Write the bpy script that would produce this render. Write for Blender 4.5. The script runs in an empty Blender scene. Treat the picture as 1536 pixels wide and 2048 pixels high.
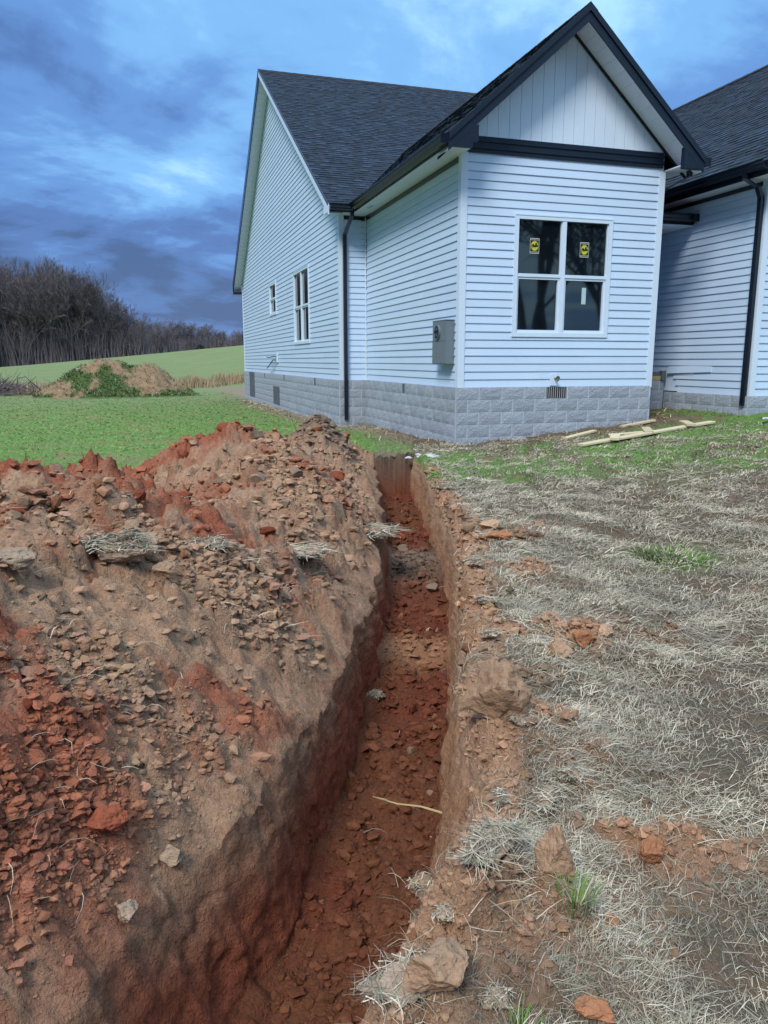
import bpy, math, random
import numpy as np
from mathutils import Vector, Matrix
from mathutils.geometry import tessellate_polygon
random.seed(7); rng = np.random.default_rng(11)
SC = bpy.context.scene
COL = SC.collection
rad = math.radians

# ------------------------------------------------------------------ camera
CAM = np.array([-4.8371, -11.5604, 0.4227]); YAW, PITCH = 0.3002, -0.1959
cam_d = bpy.data.cameras.new('camera'); cam = bpy.data.objects.new('camera', cam_d); COL.objects.link(cam)
cam.location = CAM.tolist()
cam.rotation_euler = (math.pi/2 + PITCH, 0, -YAW)
cam_d.sensor_fit = 'VERTICAL'; cam_d.sensor_height = 36; cam_d.lens = 1521.27/2048*36
cam_d.clip_start = 0.05; cam_d.clip_end = 3000
SC.camera = cam

# ------------------------------------------------------------------ world and sun
SUN_EL, SUN_AZ = rad(48), rad(-138)      # azimuth from +Y towards +X: light comes from behind the camera and to the left
w = bpy.data.worlds.new('World'); SC.world = w; w.use_nodes = True
nt = w.node_tree; N = nt.nodes; L = nt.links; N.clear()
def nn(t, **k):
    n = N.new(t)
    for a, v in k.items(): setattr(n, a, v)
    return n
def mth(op, a, b=None, c=None, clamp=False):
    n = N.new('ShaderNodeMath'); n.operation = op; n.use_clamp = clamp
    for i, v in enumerate((a, b, c)):
        if v is None: continue
        if isinstance(v, (int, float)): n.inputs[i].default_value = v
        else: L.new(v, n.inputs[i])
    return n.outputs[0]
out = nn('ShaderNodeOutputWorld'); bg = nn('ShaderNodeBackground'); bg.inputs[1].default_value = 0.1
sky = nn('ShaderNodeTexSky'); sky.sky_type = 'NISHITA'; sky.sun_disc = False
sky.sun_elevation = SUN_EL; sky.sun_rotation = SUN_AZ
tc = nn('ShaderNodeTexCoord'); sep = nn('ShaderNodeSeparateXYZ'); L.new(tc.outputs['Generated'], sep.inputs[0])
X, Y, Z = sep.outputs
# clouds live on a flat layer overhead: divide by height so they crowd into streaks at the horizon
zz = mth('ADD', mth('MAXIMUM', Z, 0.0), 0.16)
comb = nn('ShaderNodeCombineXYZ'); L.new(mth('DIVIDE', X, zz), comb.inputs[0]); L.new(mth('DIVIDE', Y, zz), comb.inputs[1]); comb.inputs[2].default_value = 3.1
def noise(scale, detail, rough, vec, dist=0.0, offset=(0, 0, 0), stretch=(1, 1, 1), rot=0):
    m = nn('ShaderNodeMapping'); m.inputs['Location'].default_value = offset; m.inputs['Scale'].default_value = stretch
    m.inputs['Rotation'].default_value = (0, 0, rot)
    L.new(vec, m.inputs[0])
    n = nn('ShaderNodeTexNoise'); n.inputs['Scale'].default_value = scale; n.inputs['Detail'].default_value = detail
    n.inputs['Roughness'].default_value = rough; n.inputs['Distortion'].default_value = dist
    L.new(m.outputs[0], n.inputs['Vector']); return n.outputs['Fac']
n1 = noise(0.42, 7, 0.56, comb.outputs[0], 0.5, (1.7, 0.4, 0), (1.0, 1.25, 1))
n2 = noise(1.15, 8, 0.6, comb.outputs[0], 0.6, (4.2, 1.1, 0))
nlow = noise(0.16, 2, 0.4, comb.outputs[0], 0.0, (0.3, 7.9, 0))
cl = mth('ADD', mth('MULTIPLY', n1, 0.80), mth('ADD', mth('MULTIPLY', n2, 0.42), mth('MULTIPLY', nlow, 0.0)))
# the cloud deck is thinner towards the right of the view (north-east), thicker and darker to the west
lean = mth('ADD', mth('MULTIPLY', X, 0.24), mth('MULTIPLY_ADD', Z, 0.16, -0.125))
cl2 = mth('MULTIPLY_ADD', mth('ADD', cl, lean), 1.9, -0.49)
ramp = nn('ShaderNodeValToRGB'); L.new(cl2, ramp.inputs[0])
cr = ramp.color_ramp; cr.interpolation = 'EASE'
stops = [(0.36, (0.26, 0.55, 1.40)), (0.48, (0.42, 0.92, 2.3)), (0.58, (0.64, 1.48, 3.3)), (0.70, (1.05, 2.40, 4.4)), (0.84, (2.2, 3.9, 5.2))]
while len(cr.elements) < len(stops): cr.elements.new(0.5)
for e, (p_, c_) in zip(cr.elements, stops): e.position = p_; e.color = (*c_, 1)
# overcast decks are brightest overhead
ov = nn('ShaderNodeMapRange', interpolation_type='SMOOTHSTEP'); L.new(Z, ov.inputs[0]); ov.inputs[1].default_value = 0.42; ov.inputs[2].default_value = 0.85
vm = nn('ShaderNodeMix', data_type='RGBA'); L.new(ov.outputs[0], vm.inputs[0]); L.new(ramp.outputs[0], vm.inputs[6]); vm.inputs[7].default_value = (4.7, 6.1, 8.2, 1)
mix = nn('ShaderNodeMix', data_type='RGBA'); mix.inputs[0].default_value = 0.95
L.new(sky.outputs[0], mix.inputs[6]); L.new(vm.outputs[2], mix.inputs[7])
L.new(mix.outputs[2], bg.inputs[0]); L.new(bg.outputs[0], out.inputs[0])

sd = bpy.data.lights.new('sun', 'SUN'); sd.energy = 1.5; sd.angle = rad(18); sd.color = (1.0, 0.93, 0.84)
sun = bpy.data.objects.new('sun', sd); COL.objects.link(sun)
sdir = Vector((math.sin(SUN_AZ)*math.cos(SUN_EL), math.cos(SUN_AZ)*math.cos(SUN_EL), math.sin(SUN_EL)))
sun.rotation_euler = sdir.to_track_quat('Z', 'Y').to_euler(); sun.location = (-20, -20, 30)
vs = SC.view_settings; vs.view_transform = 'Standard'; vs.look = 'None'; vs.exposure = 1.15; vs.gamma = 1.0; vs.use_curve_mapping = False

# ------------------------------------------------------------------ materials
def mat(name, color=(.5, .5, .5), rough=0.8, spec=0.3, metal=0.0, attr=None, vary=0.0, vscale=8, bump=None, coords='Object', rand=0.0, stretch=(1, 1, 1)):
    m = bpy.data.materials.new(name); m.use_nodes = True
    n = m.node_tree.nodes; l = m.node_tree.links; b = n['Principled BSDF']
    b.inputs['Roughness'].default_value = rough; b.inputs['Specular IOR Level'].default_value = spec; b.inputs['Metallic'].default_value = metal
    tcn = n.new('ShaderNodeTexCoord'); mp = n.new('ShaderNodeMapping'); mp.inputs['Scale'].default_value = stretch
    l.new(tcn.outputs[coords], mp.inputs[0])
    if attr:
        a = n.new('ShaderNodeAttribute'); a.attribute_name = attr; src = a.outputs['Color']
    else:
        a = n.new('ShaderNodeRGB'); a.outputs[0].default_value = (*color, 1); src = a.outputs[0]
    if vary > 0:
        tx = n.new('ShaderNodeTexNoise'); tx.inputs['Scale'].default_value = vscale; tx.inputs['Detail'].default_value = 6; tx.inputs['Roughness'].default_value = 0.65
        l.new(mp.outputs[0], tx.inputs['Vector'])
        mr = n.new('ShaderNodeMapRange'); mr.inputs[1].default_value = 0.25; mr.inputs[2].default_value = 0.75
        mr.inputs[3].default_value = 1-vary; mr.inputs[4].default_value = 1+vary; l.new(tx.outputs['Fac'], mr.inputs[0])
        v = n.new('ShaderNodeVectorMath'); v.operation = 'SCALE'; l.new(src, v.inputs[0]); l.new(mr.outputs[0], v.inputs['Scale']); src = v.outputs[0]
    if rand > 0:
        oi = n.new('ShaderNodeObjectInfo'); mr = n.new('ShaderNodeMapRange'); mr.inputs[3].default_value = 1-rand; mr.inputs[4].default_value = 1+rand
        l.new(oi.outputs['Random'], mr.inputs[0])
        v = n.new('ShaderNodeVectorMath'); v.operation = 'SCALE'; l.new(src, v.inputs[0]); l.new(mr.outputs[0], v.inputs['Scale']); src = v.outputs[0]
    l.new(src, b.inputs['Base Color'])
    if bump:
        prev = None
        for sc_, st_, di_ in bump:
            tx = n.new('ShaderNodeTexNoise'); tx.inputs['Scale'].default_value = sc_; tx.inputs['Detail'].default_value = 5; tx.inputs['Roughness'].default_value = 0.6
            l.new(mp.outputs[0], tx.inputs['Vector'])
            bn = n.new('ShaderNodeBump'); bn.inputs['Strength'].default_value = st_; bn.inputs['Distance'].default_value = di_
            l.new(tx.outputs['Fac'], bn.inputs['Height'])
            if prev: l.new(prev, bn.inputs['Normal'])
            prev = bn.outputs[0]
        l.new(prev, b.inputs['Normal'])
    return m
SIDE = (0.51, 0.665, 0.855)
M = dict(
 siding=mat('white_vinyl', SIDE, 0.42, 0.35, vary=0.035, vscale=1.3, rand=0.025, bump=[(3.0, 0.25, 0.004)]),
 trim=mat('white_trim', (0.60, 0.74, 0.89), 0.4, 0.4, vary=0.03, vscale=3),
 soffit=mat('white_soffit', (0.66, 0.72, 0.86), 0.5, 0.3, vary=0.03, vscale=3),
 black=mat('black_aluminium', (0.006, 0.010, 0.020), 0.2, 0.5, vary=0.15, vscale=5),
 fascia=mat('navy_black_fascia', (0.007, 0.016, 0.034), 0.45, 0.35, vary=0.12, vscale=4),
 shingle=mat('asphalt_shingle', rough=0.85, spec=0.3, attr='Col', vary=0.25, vscale=60, bump=[(220, 0.4, 0.003)]),
 deck=mat('roof_deck', (0.02, 0.02, 0.025), 0.9),
 block=mat('split_face_block', (0.33, 0.385, 0.45), 0.95, 0.15, vary=0.26, vscale=48, rand=0.08, coords='Object', bump=[(34, 0.9, 0.016), (95, 0.9, 0.008)]),
 mortar=mat('mortar', (0.47, 0.53, 0.60), 0.95, 0.1, vary=0.15, vscale=10),
 dark=mat('dark_void', (0.012, 0.013, 0.016), 0.9, 0.1),
 panel=mat('crawl_panel', (0.10, 0.125, 0.15), 0.8, 0.2, vary=0.2, vscale=5),
 glass=mat('window_glass', (0.004, 0.007, 0.011), 0.03, 0.9),
 grey=mat('grey_painted_steel', (0.15, 0.195, 0.23), 0.45, 0.4, metal=0.0, vary=0.06, vscale=6),
 steel=mat('bright_steel', (0.55, 0.57, 0.6), 0.3, 0.5, metal=0.9),
 socket=mat('meter_socket', (0.01, 0.011, 0.013), 0.35, 0.4),
 brass=mat('brass_green', (0.10, 0.13, 0.08), 0.4, 0.5, metal=0.4),
 yellow=mat('sticker_yellow', (0.50, 0.52, 0.06), 0.6), stickblk=mat('sticker_black', (0.008, 0.01, 0.012), 0.5), stickwht=mat('sticker_white', (0.55, 0.58, 0.5), 0.6),
 paper=mat('pale_label', (0.42, 0.58, 0.64), 0.6),
 cable=mat('cable', (0.06, 0.09, 0.13), 0.5), lumber=mat('pine_lumber', (0.54, 0.48, 0.32), 0.75, 0.2, vary=0.18, vscale=6, rand=0.12, stretch=(1, 14, 14)),
 rawwood=mat('raw_rim_wood', (0.42, 0.34, 0.17), 0.8, 0.2, vary=0.2, vscale=8),
 vent=mat('vent_metal', (0.30, 0.32, 0.36), 0.5, 0.3),
 soil=mat('soil', rough=0.97, spec=0.12, attr='Col', vary=0.30, vscale=55, bump=[(38, 0.9, 0.025), (140, 0.9, 0.010)]),
 clod=mat('clod_soil', rough=0.97, spec=0.1, attr='Col', vary=0.28, vscale=30, bump=[(40, 0.6, 0.02), (150, 0.6, 0.006)]),
 clod_tan=mat('clod_tan', (0.38, 0.25, 0.16), 0.97, 0.1, vary=0.3, vscale=25, rand=0.25, bump=[(30, 0.7, 0.02), (110, 0.7, 0.008)]),
 clod_grey=mat('clod_grey_brown', (0.33, 0.245, 0.175), 0.97, 0.1, vary=0.3, vscale=25, rand=0.2, bump=[(30, 0.7, 0.02), (110, 0.7, 0.008)]),
 clod_red=mat('clod_red', (0.30, 0.090, 0.048), 0.97, 0.1, vary=0.28, vscale=25, rand=0.22, bump=[(30, 0.7, 0.02), (110, 0.7, 0.008)]),
 clod_orange=mat('clod_orange', (0.36, 0.165, 0.085), 0.97, 0.1, vary=0.3, vscale=22, rand=0.15, bump=[(30, 0.7, 0.02), (110, 0.7, 0.008)]),
 straw=mat('dry_straw', rough=0.8, spec=0.2, attr='Col'), grass=mat('grass', rough=0.7, spec=0.2, attr='Col'),
 bark=mat('bark', (0.085, 0.080, 0.092), 0.95, 0.1, vary=0.25, vscale=2, rand=0.3), twig=mat('twigs', (0.135, 0.118, 0.128), 0.95, 0.1, rand=0.35),
 ever=mat('evergreen_needles', (0.030, 0.055, 0.030), 0.9, 0.1, rand=0.3), rust=mat('rusty_leaves', (0.075, 0.062, 0.050), 0.9, 0.1, rand=0.3),
 rock=mat('pale_rubble', (0.50, 0.54, 0.58), 0.9, 0.1, vary=0.25, vscale=20, bump=[(30, 0.6, 0.01)]),
)

# ------------------------------------------------------------------ helpers
class MB:
    def __init__(s): s.v = []; s.f = []; s.m = []
    def face(s, pts, mi=0):
        b = len(s.v); s.v += [tuple(p) for p in pts]; s.f.append(tuple(range(b, b+len(pts)))); s.m.append(mi)
    def hexa(s, lo, hi, mi=0):            # lo, hi: four points each, same winding
        b = len(s.v); s.v += [tuple(p) for p in lo]+[tuple(p) for p in hi]
        for f in ((3, 2, 1, 0), (4, 5, 6, 7), (0, 1, 5, 4), (1, 2, 6, 5), (2, 3, 7, 6), (3, 0, 4, 7)):
            s.f.append(tuple(b+i for i in f)); s.m.append(mi)
        return s
    def box(s, x0, x1, y0, y1, z0, z1, mi=0):
        return s.hexa([(x0, y0, z0), (x1, y0, z0), (x1, y1, z0), (x0, y1, z0)], [(x0, y0, z1), (x1, y0, z1), (x1, y1, z1), (x0, y1, z1)], mi)
    def prism(s, prof, p0, p1, mi=0):     # prof: list of offset vectors at each end
        n = len(prof); b = len(s.v); p0 = Vector(p0); p1 = Vector(p1)
        s.v += [tuple(p0+Vector(q)) for q in prof]+[tuple(p1+Vector(q)) for q in prof]
        for i in range(n):
            j = (i+1) % n; s.f.append((b+i, b+j, b+n+j, b+n+i)); s.m.append(mi)
        s.f.append(tuple(b+i for i in reversed(range(n)))); s.m.append(mi)
        s.f.append(tuple(b+n+i for i in range(n))); s.m.append(mi)
        return s
    def tube(s, pts, r, n=8, mi=0, cap=True):
        pts = [Vector(p) for p in pts]; rs = r if isinstance(r, (list, tuple)) else [r]*len(pts); b = len(s.v)
        for i, p in enumerate(pts):
            t = (pts[min(i+1, len(pts)-1)]-pts[max(i-1, 0)]).normalized()
            u = t.cross(Vector((0.3, 0.2, 1)) if abs(t.z) < .9 else Vector((1, 0.1, 0))).normalized(); q = t.cross(u)
            for k in range(n):
                a = 2*math.pi*k/n; s.v.append(tuple(p+(u*math.cos(a)+q*math.sin(a))*rs[i]))
        for i in range(len(pts)-1):
            for k in range(n):
                k2 = (k+1) % n; s.f.append((b+i*n+k, b+i*n+k2, b+(i+1)*n+k2, b+(i+1)*n+k)); s.m.append(mi)
        if cap:
            s.f.append(tuple(b+k for k in reversed(range(n)))); s.m.append(mi)
            e = b+(len(pts)-1)*n; s.f.append(tuple(e+k for k in range(n))); s.m.append(mi)
        return s
    def mesh(s, name, mats):
        me = bpy.data.meshes.new(name); me.from_pydata(s.v, [], s.f)
        for m_ in (mats if isinstance(mats, (list, tuple)) else [mats]): me.materials.append(m_)
        me.polygons.foreach_set('material_index', s.m); me.update(); return me
    def build(s, name, mats, parent=None): return link(name, s.mesh(name, mats), parent)
def link(name, me, parent=None):
    o = bpy.data.objects.new(name, me); COL.objects.link(o)
    if parent is not None: o.parent = parent
    return o
def tag(o, label=None, cat=None, group=None, kind=None):
    for k, v in (('label', label), ('category', cat), ('group', group), ('kind', kind)):
        if v: o[k] = v
    return o
def empty(name, loc=(0, 0, 0), parent=None):
    o = bpy.data.objects.new(name, None); COL.objects.link(o); o.location = loc; o.empty_display_size = .2
    if parent is not None: o.parent = parent
    return o
def npmesh(name, V, F, m_, colors=None, smooth=True, parent=None):
    """V (n,3), F (k,3|4) arrays -> one mesh object; colors (n,3) become the point attribute Col"""
    me = bpy.data.meshes.new(name); V = np.ascontiguousarray(V, dtype=np.float32); F = np.ascontiguousarray(F, dtype=np.int32)
    k = F.shape[1]
    me.vertices.add(len(V)); me.vertices.foreach_set('co', V.ravel())
    me.loops.add(F.size); me.loops.foreach_set('vertex_index', F.ravel())
    me.polygons.add(len(F)); me.polygons.foreach_set('loop_start', np.arange(0, F.size, k, dtype=np.int32))
    me.polygons.foreach_set('use_smooth', np.full(len(F), smooth))
    me.update(calc_edges=True)
    if colors is not None:
        at = me.attributes.new('Col', 'FLOAT_COLOR', 'POINT')
        c4 = np.ones((len(V), 4), dtype=np.float32); c4[:, :3] = colors; at.data.foreach_set('color', c4.ravel())
    me.materials.append(m_); return link(name, me, parent)

# noise on arrays
PERM = np.random.default_rng(5).permutation(256).astype(np.int64); PERM = np.concatenate([PERM, PERM, PERM])
GR = np.random.default_rng(6).normal(size=(256, 3)); GR /= np.linalg.norm(GR, axis=1)[:, None]
def perlin(x, y, z):
    xi = np.floor(x).astype(np.int64); yi = np.floor(y).astype(np.int64); zi = np.floor(z).astype(np.int64)
    xf, yf, zf = x-xi, y-yi, z-zi; u, v, w_ = [t*t*t*(t*(t*6-15)+10) for t in (xf, yf, zf)]
    def g(dx, dy, dz):
        h = PERM[PERM[PERM[(xi+dx) & 255]+((yi+dy) & 255)]+((zi+dz) & 255)]; q = GR[h]
        return q[..., 0]*(xf-dx)+q[..., 1]*(yf-dy)+q[..., 2]*(zf-dz)
    a = g(0, 0, 0)*(1-u)+g(1, 0, 0)*u; b = g(0, 1, 0)*(1-u)+g(1, 1, 0)*u
    c = g(0, 0, 1)*(1-u)+g(1, 0, 1)*u; d = g(0, 1, 1)*(1-u)+g(1, 1, 1)*u
    return ((a*(1-v)+b*v)*(1-w_)+(c*(1-v)+d*v)*w_)*1.5
def fbm(x, y, z, o=4, gain=.5):
    r = 0; a = 1
    for i in range(o): r = r+a*perlin(x*2**i+i*7.3, y*2**i+i*3.1, z*2**i+i*1.7); a *= gain
    return r
FP = np.random.default_rng(8).random((256, 2))
def worley(x, y, full=False):
    xi = np.floor(x).astype(np.int64); yi = np.floor(y).astype(np.int64); best = np.full(x.shape, 9.0); cid = np.zeros(x.shape); ox = np.zeros(x.shape); oy = np.zeros(x.shape); sec = np.full(x.shape, 9.0)
    for dx in (-1, 0, 1):
        for dy in (-1, 0, 1):
            h = PERM[PERM[(xi+dx) & 255]+((yi+dy) & 255)]; f = FP[h]; ax = xi+dx+f[..., 0]-x; ay = yi+dy+f[..., 1]-y
            d = ax*ax+ay*ay; m_ = d < best; sec = np.where(m_, best, np.minimum(sec, d)); best = np.where(m_, d, best); cid = np.where(m_, h/255., cid); ox = np.where(m_, -ax, ox); oy = np.where(m_, -ay, oy)
    b = np.sqrt(best)
    return (b, cid, ox, oy, np.sqrt(sec)-b) if full else (b, cid)
def chunks(x, y, frac, tilt=.9):
    """angular clods: every cell a block with its own height and a tilted top, cracks between"""
    wx = x+.22*perlin(x*1.7, y*1.7, x*0+.5)+.10*perlin(x*5, y*5, x*0+2.5); wy = y+.22*perlin(x*1.7, y*1.7, x*0+7.5)+.10*perlin(x*5, y*5, x*0+8.5)
    b, cid, ox, oy, gap = worley(wx, wy, True)
    on = ((cid*97.13) % 1) < frac; hgt = .35+.65*((cid*53.7) % 1); a = cid*40
    top = hgt*(1-.55*b*b)+tilt*hgt*(np.cos(a)*ox+np.sin(a)*oy)
    return np.clip(top, .0, 1.4)*sst(.0, .16, gap)*on
def sst(a, b, x): t = np.clip((x-a)/(b-a), 0, 1); return t*t*(3-2*t)

# ------------------------------------------------------------------ ground
AX = np.array([math.sin(rad(20)), math.cos(rad(20))]); BX = np.array([AX[1], -AX[0]])   # along and across the trench
def world_xy(a, b): return CAM[0]+a*AX[0]+b*BX[0], CAM[1]+a*AX[1]+b*BX[1]
def ab_of(x, y): dx, dy = x-CAM[0], y-CAM[1]; return dx*AX[0]+dy*AX[1], dx*BX[0]+dy*BX[1]
A_END = 11.25
RL = np.array([(-60, -1.6), (-6, -1.6), (-2, -1.15), (0, -.62), (1.0, -.30), (1.38, -.16), (1.67, -.08), (1.98, -.01), (2.76, .10), (3.61, .185), (4.54, .235), (5.4, .255), (6.25, .25), (8, .16), (10.07, -.01), (11.3, -.12), (13, -.2), (900, -.2)])
def right_lip(a): return np.interp(a, RL[:, 0], RL[:, 1])
WID = 0.56
def relu_s(x, k): return 0.5*(x+np.sqrt(x*x+k*k))
def grade(x, y):
    near = -0.985+0.092*relu_s(x+0.4, .8)-0.012*np.clip(y, 0, 60)-0.03*np.clip(-y, 0, 6)*np.clip((x+5)*.12, -.3, .4)
    far = -1.1+0.1*relu_s(x+32, 6); far = np.minimum(far, 7.5)
    wf = sst(28, 150, y)
    return np.minimum(near, 4)*(1-wf)+far*wf
MOUNDS = [(-5.75, -6.9, .60, .85, .70, 0), (-7.3, -7.3, .66, 1.0, .9, 0), (-4.35, -4.4, .56, .68, .75, .2), (-3.7, -5.3, .18, .6, .7, 0),
          (-2.66, -1.7, .44, .26, .28, 0), (-3.2, -2.9, .10, .5, .6, 0), (-5.85, -9.4, .26, .75, .9, 0), (-5.0, -7.9, .14, .6, .6, 0), (-7.5, -9.5, .4, 1.2, 1.2, 0),
          (-1.95, -.55, .22, .35, .3, 0)]
def heap(x, y):
    h = 0
    for mx, my, mh, s1, s2, r_ in MOUNDS:
        dx, dy = x-mx, y-my; c, s = math.cos(r_), math.sin(r_); u = (dx*c+dy*s)/s1; v = (-dx*s+dy*c)/s2
        h = h+mh*np.exp(-(u*u+v*v)*.5)*1.0
    return h
def step_list(t0, uni, lim, grow, end):
    L_ = [0.0]; t = 0; s = uni
    while t < end:
        if t > lim: s *= 1+grow
        t += s; L_.append(t)
    return np.array(L_)
tl = step_list(0, .0125, 3.2, .045, 420)[1:]; tr = step_list(0, .0150, 3.6, .045, 420)[1:]
NW, NF = 36, 44
rows = [-60, -40, -25, -16, -10, -6, -4, -2.5, -1.5, -.8, -.2, .2, .5, .75]
a_ = .9
while a_ < 14.5:
    if A_END-.02 < a_ < A_END+.06: da = .006
    else: da = max(.0085, .0056*a_)
    rows.append(a_); a_ += da
while a_ < 700: rows.append(a_); a_ += .0056*a_ if a_ < 30 else .03*a_
A1 = np.array(rows); nr = len(A1)
rlb = right_lip(A1); llb = rlb-WID; ll = llb-.17*np.exp(-((A1-1.5)/.85)**2)-.02; rl = rlb+.10*np.exp(-((A1-2.35)/.55)**2)+.03
tw = np.linspace(0, 1, NW)[1:-1]; tf = np.linspace(0, 1, NF)
cols_b = np.concatenate([(ll[:, None]-tl[None, ::-1]), ll[:, None], ll[:, None]+(llb-ll+.035)[:, None]*tw[None], llb[:, None]+.035+(WID-.065)*tf[None], rlb[:, None]-.03+(rl-rlb+.03)[:, None]*tw[None], rl[:, None], rl[:, None]+tr[None]], axis=1)
nl = len(tl); nc = cols_b.shape[1]
iLL = nl; iW1 = nl+1; iF0 = iW1+len(tw); iF1 = iF0+NF; iRL = iF1+len(tw)
AA = np.repeat(A1[:, None], nc, 1); BB = cols_b
GX, GY = world_xy(AA, BB)
G = grade(GX, GY)
open_ = 1-sst(A_END-.005, A_END+.035, AA)                          # 1 where the trench is cut
t_left = np.clip(ll[:, None]-BB, 0, None); t_right = np.clip(BB-rl[:, None], 0, None)
left = BB < ll[:, None]+1e-6; right = BB > rl[:, None]-1e-6
# --- left bank: spoil heaps
raw = heap(GX, GY)
along = sst(-9, -1, AA)*(1-sst(10.6, 12.2, AA))
bank = .24*np.exp(-((t_left-.95)/.75)**2)*along
hp = (raw+bank)*sst(-.02, .55, t_left)*np.where(left, 1, 0)
cover = np.clip(np.maximum(hp/.10, along*sst(1.7, 1.2, t_left)*left), 0, 1)                                     # how much loose soil
shoulder = -(.15+.06*perlin(AA*1.3, AA*0+3, AA*0))*np.exp(-t_left/.16)*left*open_
hz = hp+shoulder
gate = .3+.7*sst(.0, .35, fbm(GX*1.3, GY*1.3, GX*0+4, 3)+.25)
dist0 = np.hypot(GX-CAM[0], GY-CAM[1])
w1, id1 = worley(GX*4.2, GY*4.2); w2, id2 = worley(GX*9.5+3, GY*9.5); w3, id3 = worley(GX*22, GY*22+5)
lump = .10*chunks(GX*4.5, GY*4.5, .36)*gate+.065*chunks(GX*10+3, GY*10, .45)*(.25+.75*gate)+.028*chunks(GX*23, GY*23+5, .55)+.012*chunks(GX*44, GY*44+5, .6)*(dist0 < 5)
rough_n = .055*fbm(GX*1.7, GY*1.7, GX*0, 4, .55)+.014*fbm(GX*9, GY*9, GX*0+9, 3, .6)
near_f = 1-sst(13, 21, np.hypot(GX-CAM[0], GY-CAM[1]))
hz = hz+cover*near_f*(lump+rough_n*1.25)*sst(-.05, .25, t_left+.08)
# --- right bank: crumbled soil along the lip, then matted straw
crumb = np.exp(-(t_right/(.22+.20*perlin(AA*.9, AA*0+11, AA*0)))**2)*right*sst(-3, .5, AA)*(1-sst(10.5, 11.6, AA))
soilR = np.clip(crumb*1.3, 0, 1)
pts_bare = [(3.9, .80, .28, .42), (2.05, .85, .16, .42), (5.2, .75, .4, .30), (6.6, .62, .4, .35), (1.75, .30, .25, .20), (2.75, .50, .45, .22), (4.6, 2.6, .25, .4)]
for pa, pb, sa, sb in pts_bare: soilR = np.maximum(soilR, .95*np.exp(-((AA-pa)/sa)**2-((BB-pb)/sb)**2))
soilR = np.clip(soilR+.75*fbm(GX*3, GY*3, GX*0+2, 3)*(soilR > .05), 0, 1)*right
hzr = .075*crumb*(.6+1.2*perlin(AA*1.7, BB*1.7, AA*0+5))*sst(0, .05, t_right)+soilR*near_f*(lump*.95+rough_n*1.1)*sst(0, .1, t_right+.02)
hzr += (.045*fbm(GX*2.2, GY*2.2, GX*0+1, 4, .55)+.012*fbm(GX*11, GY*11, GX*0, 3, .6))*near_f*(1-soilR)
hzr += (.11*np.exp(-((AA-2.60)/.26)**2-((BB-.42)/.20)**2)+.07*np.exp(-((AA-1.75)/.2)**2-((BB-.28)/.17)**2))*right*sst(0, .12, t_right)
hzr -= .05*np.exp(-t_right/.045)*right*open_
# far ground relief
relief = (.035*fbm(GX*.35, GY*.35, GX*0+8, 3)+.014*fbm(GX*2.1, GY*2.1, GX*0+8, 3))*(1-cover)
ZL = G+np.where(left, hz, 0)+np.where(right, hzr, 0)+relief*(left*sst(0, .6, t_left)+right*sst(0.2, 1, t_right)*.6)
# --- trench
floor_z = -1.615+.012*np.sin(AA*1.1)+.11*np.exp(-((AA-7.1)/.55)**2)+.05*np.exp(-((AA-5.2)/.25)**2)-.05*sst(4.2, 2.0, AA)+.02*np.clip(AA-8.5, 0, 3)
fl = .045*chunks(GX*5.5, GY*5.5, .35, .6)+.032*chunks(GX*12+3, GY*12, .5)+.016*chunks(GX*25, GY*25, .6)+.05*fbm(GX*2.1, GY*2.1, GX*0+3, 4, .55)
fl += .012*np.maximum(0, perlin(AA*9, BB*1.2, AA*0+2))
side = np.minimum(BB-llb[:, None]-.03, rlb[:, None]-.03-BB); fl += .05*np.exp(-np.clip(side, 0, None)/.045)
FZ = floor_z+fl
zl_lip = ZL[:, iLL][:, None]; zr_lip = ZL[:, iRL][:, None]
ZZ = ZL.copy()
ZZ[:, iF0:iF1] = FZ[:, iF0:iF1]
f0 = FZ[:, iF0][:, None]; f1 = FZ[:, iF1-1][:, None]
ZZ[:, iW1:iF0] = zl_lip+(f0-zl_lip)*tw[None]
ZZ[:, iF1:iRL] = f1+(zr_lip-f1)*tw[None]
o_ = open_[:, iF0][:, None]; gl = G[:, iLL:iRL+1]+.09*fbm(GX[:, iLL:iRL+1]*5, GY[:, iLL:iRL+1]*5, GX[:, iLL:iRL+1]*0, 4)*(1-sst(A_END+.3, A_END+.9, AA[:, iLL:iRL+1]))
sl = slice(iLL, iRL+1)
ZZ[:, sl] = np.where(o_ > .999, ZZ[:, sl], ZZ[:, sl]*o_+gl*(1-o_))
# wall relief pushes the faces in and out, scraped downwards by the bucket teeth
BB2 = BB.copy()
wz = ZZ
sc_l = .024*fbm(AA*2.0, wz*1.2, AA*0+1, 4, .6)+.005*fbm(AA*15, wz*4.5, AA*0+4, 4, .65)-.020*chunks(AA*4.5, wz*4.0+3, .35, .6)-.010*chunks(AA*11, wz*9.0+3, .35, .6)+.007*fbm(AA*9, wz*24, AA*0, 2)+.022*np.clip(.55-worley(AA*5.5, wz*4+2)[0], 0, 1)*(id2*0+1)
for s_ in (slice(iLL-14, iF0+3), slice(iF1-3, iRL+15)):
    k = np.ones(s_.stop-s_.start); k[:14 if s_.start < iF0-20 else 3] = np.linspace(0, 1, 14 if s_.start < iF0-20 else 3)
    tail = 3 if s_.stop < iF0+10 else 14; k[-tail:] = np.minimum(k[-tail:], np.linspace(1, 0, tail))
    sg = 1 if s_.start < iF0-20 else -1
    lip_bulge = .055*perlin(AA[:, s_]*2.3, AA[:, s_]*0+sg, AA[:, s_]*0)
    BB2[:, s_] += (sg*sc_l[:, s_]+lip_bulge)*k[None]*open_[:, s_]
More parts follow.
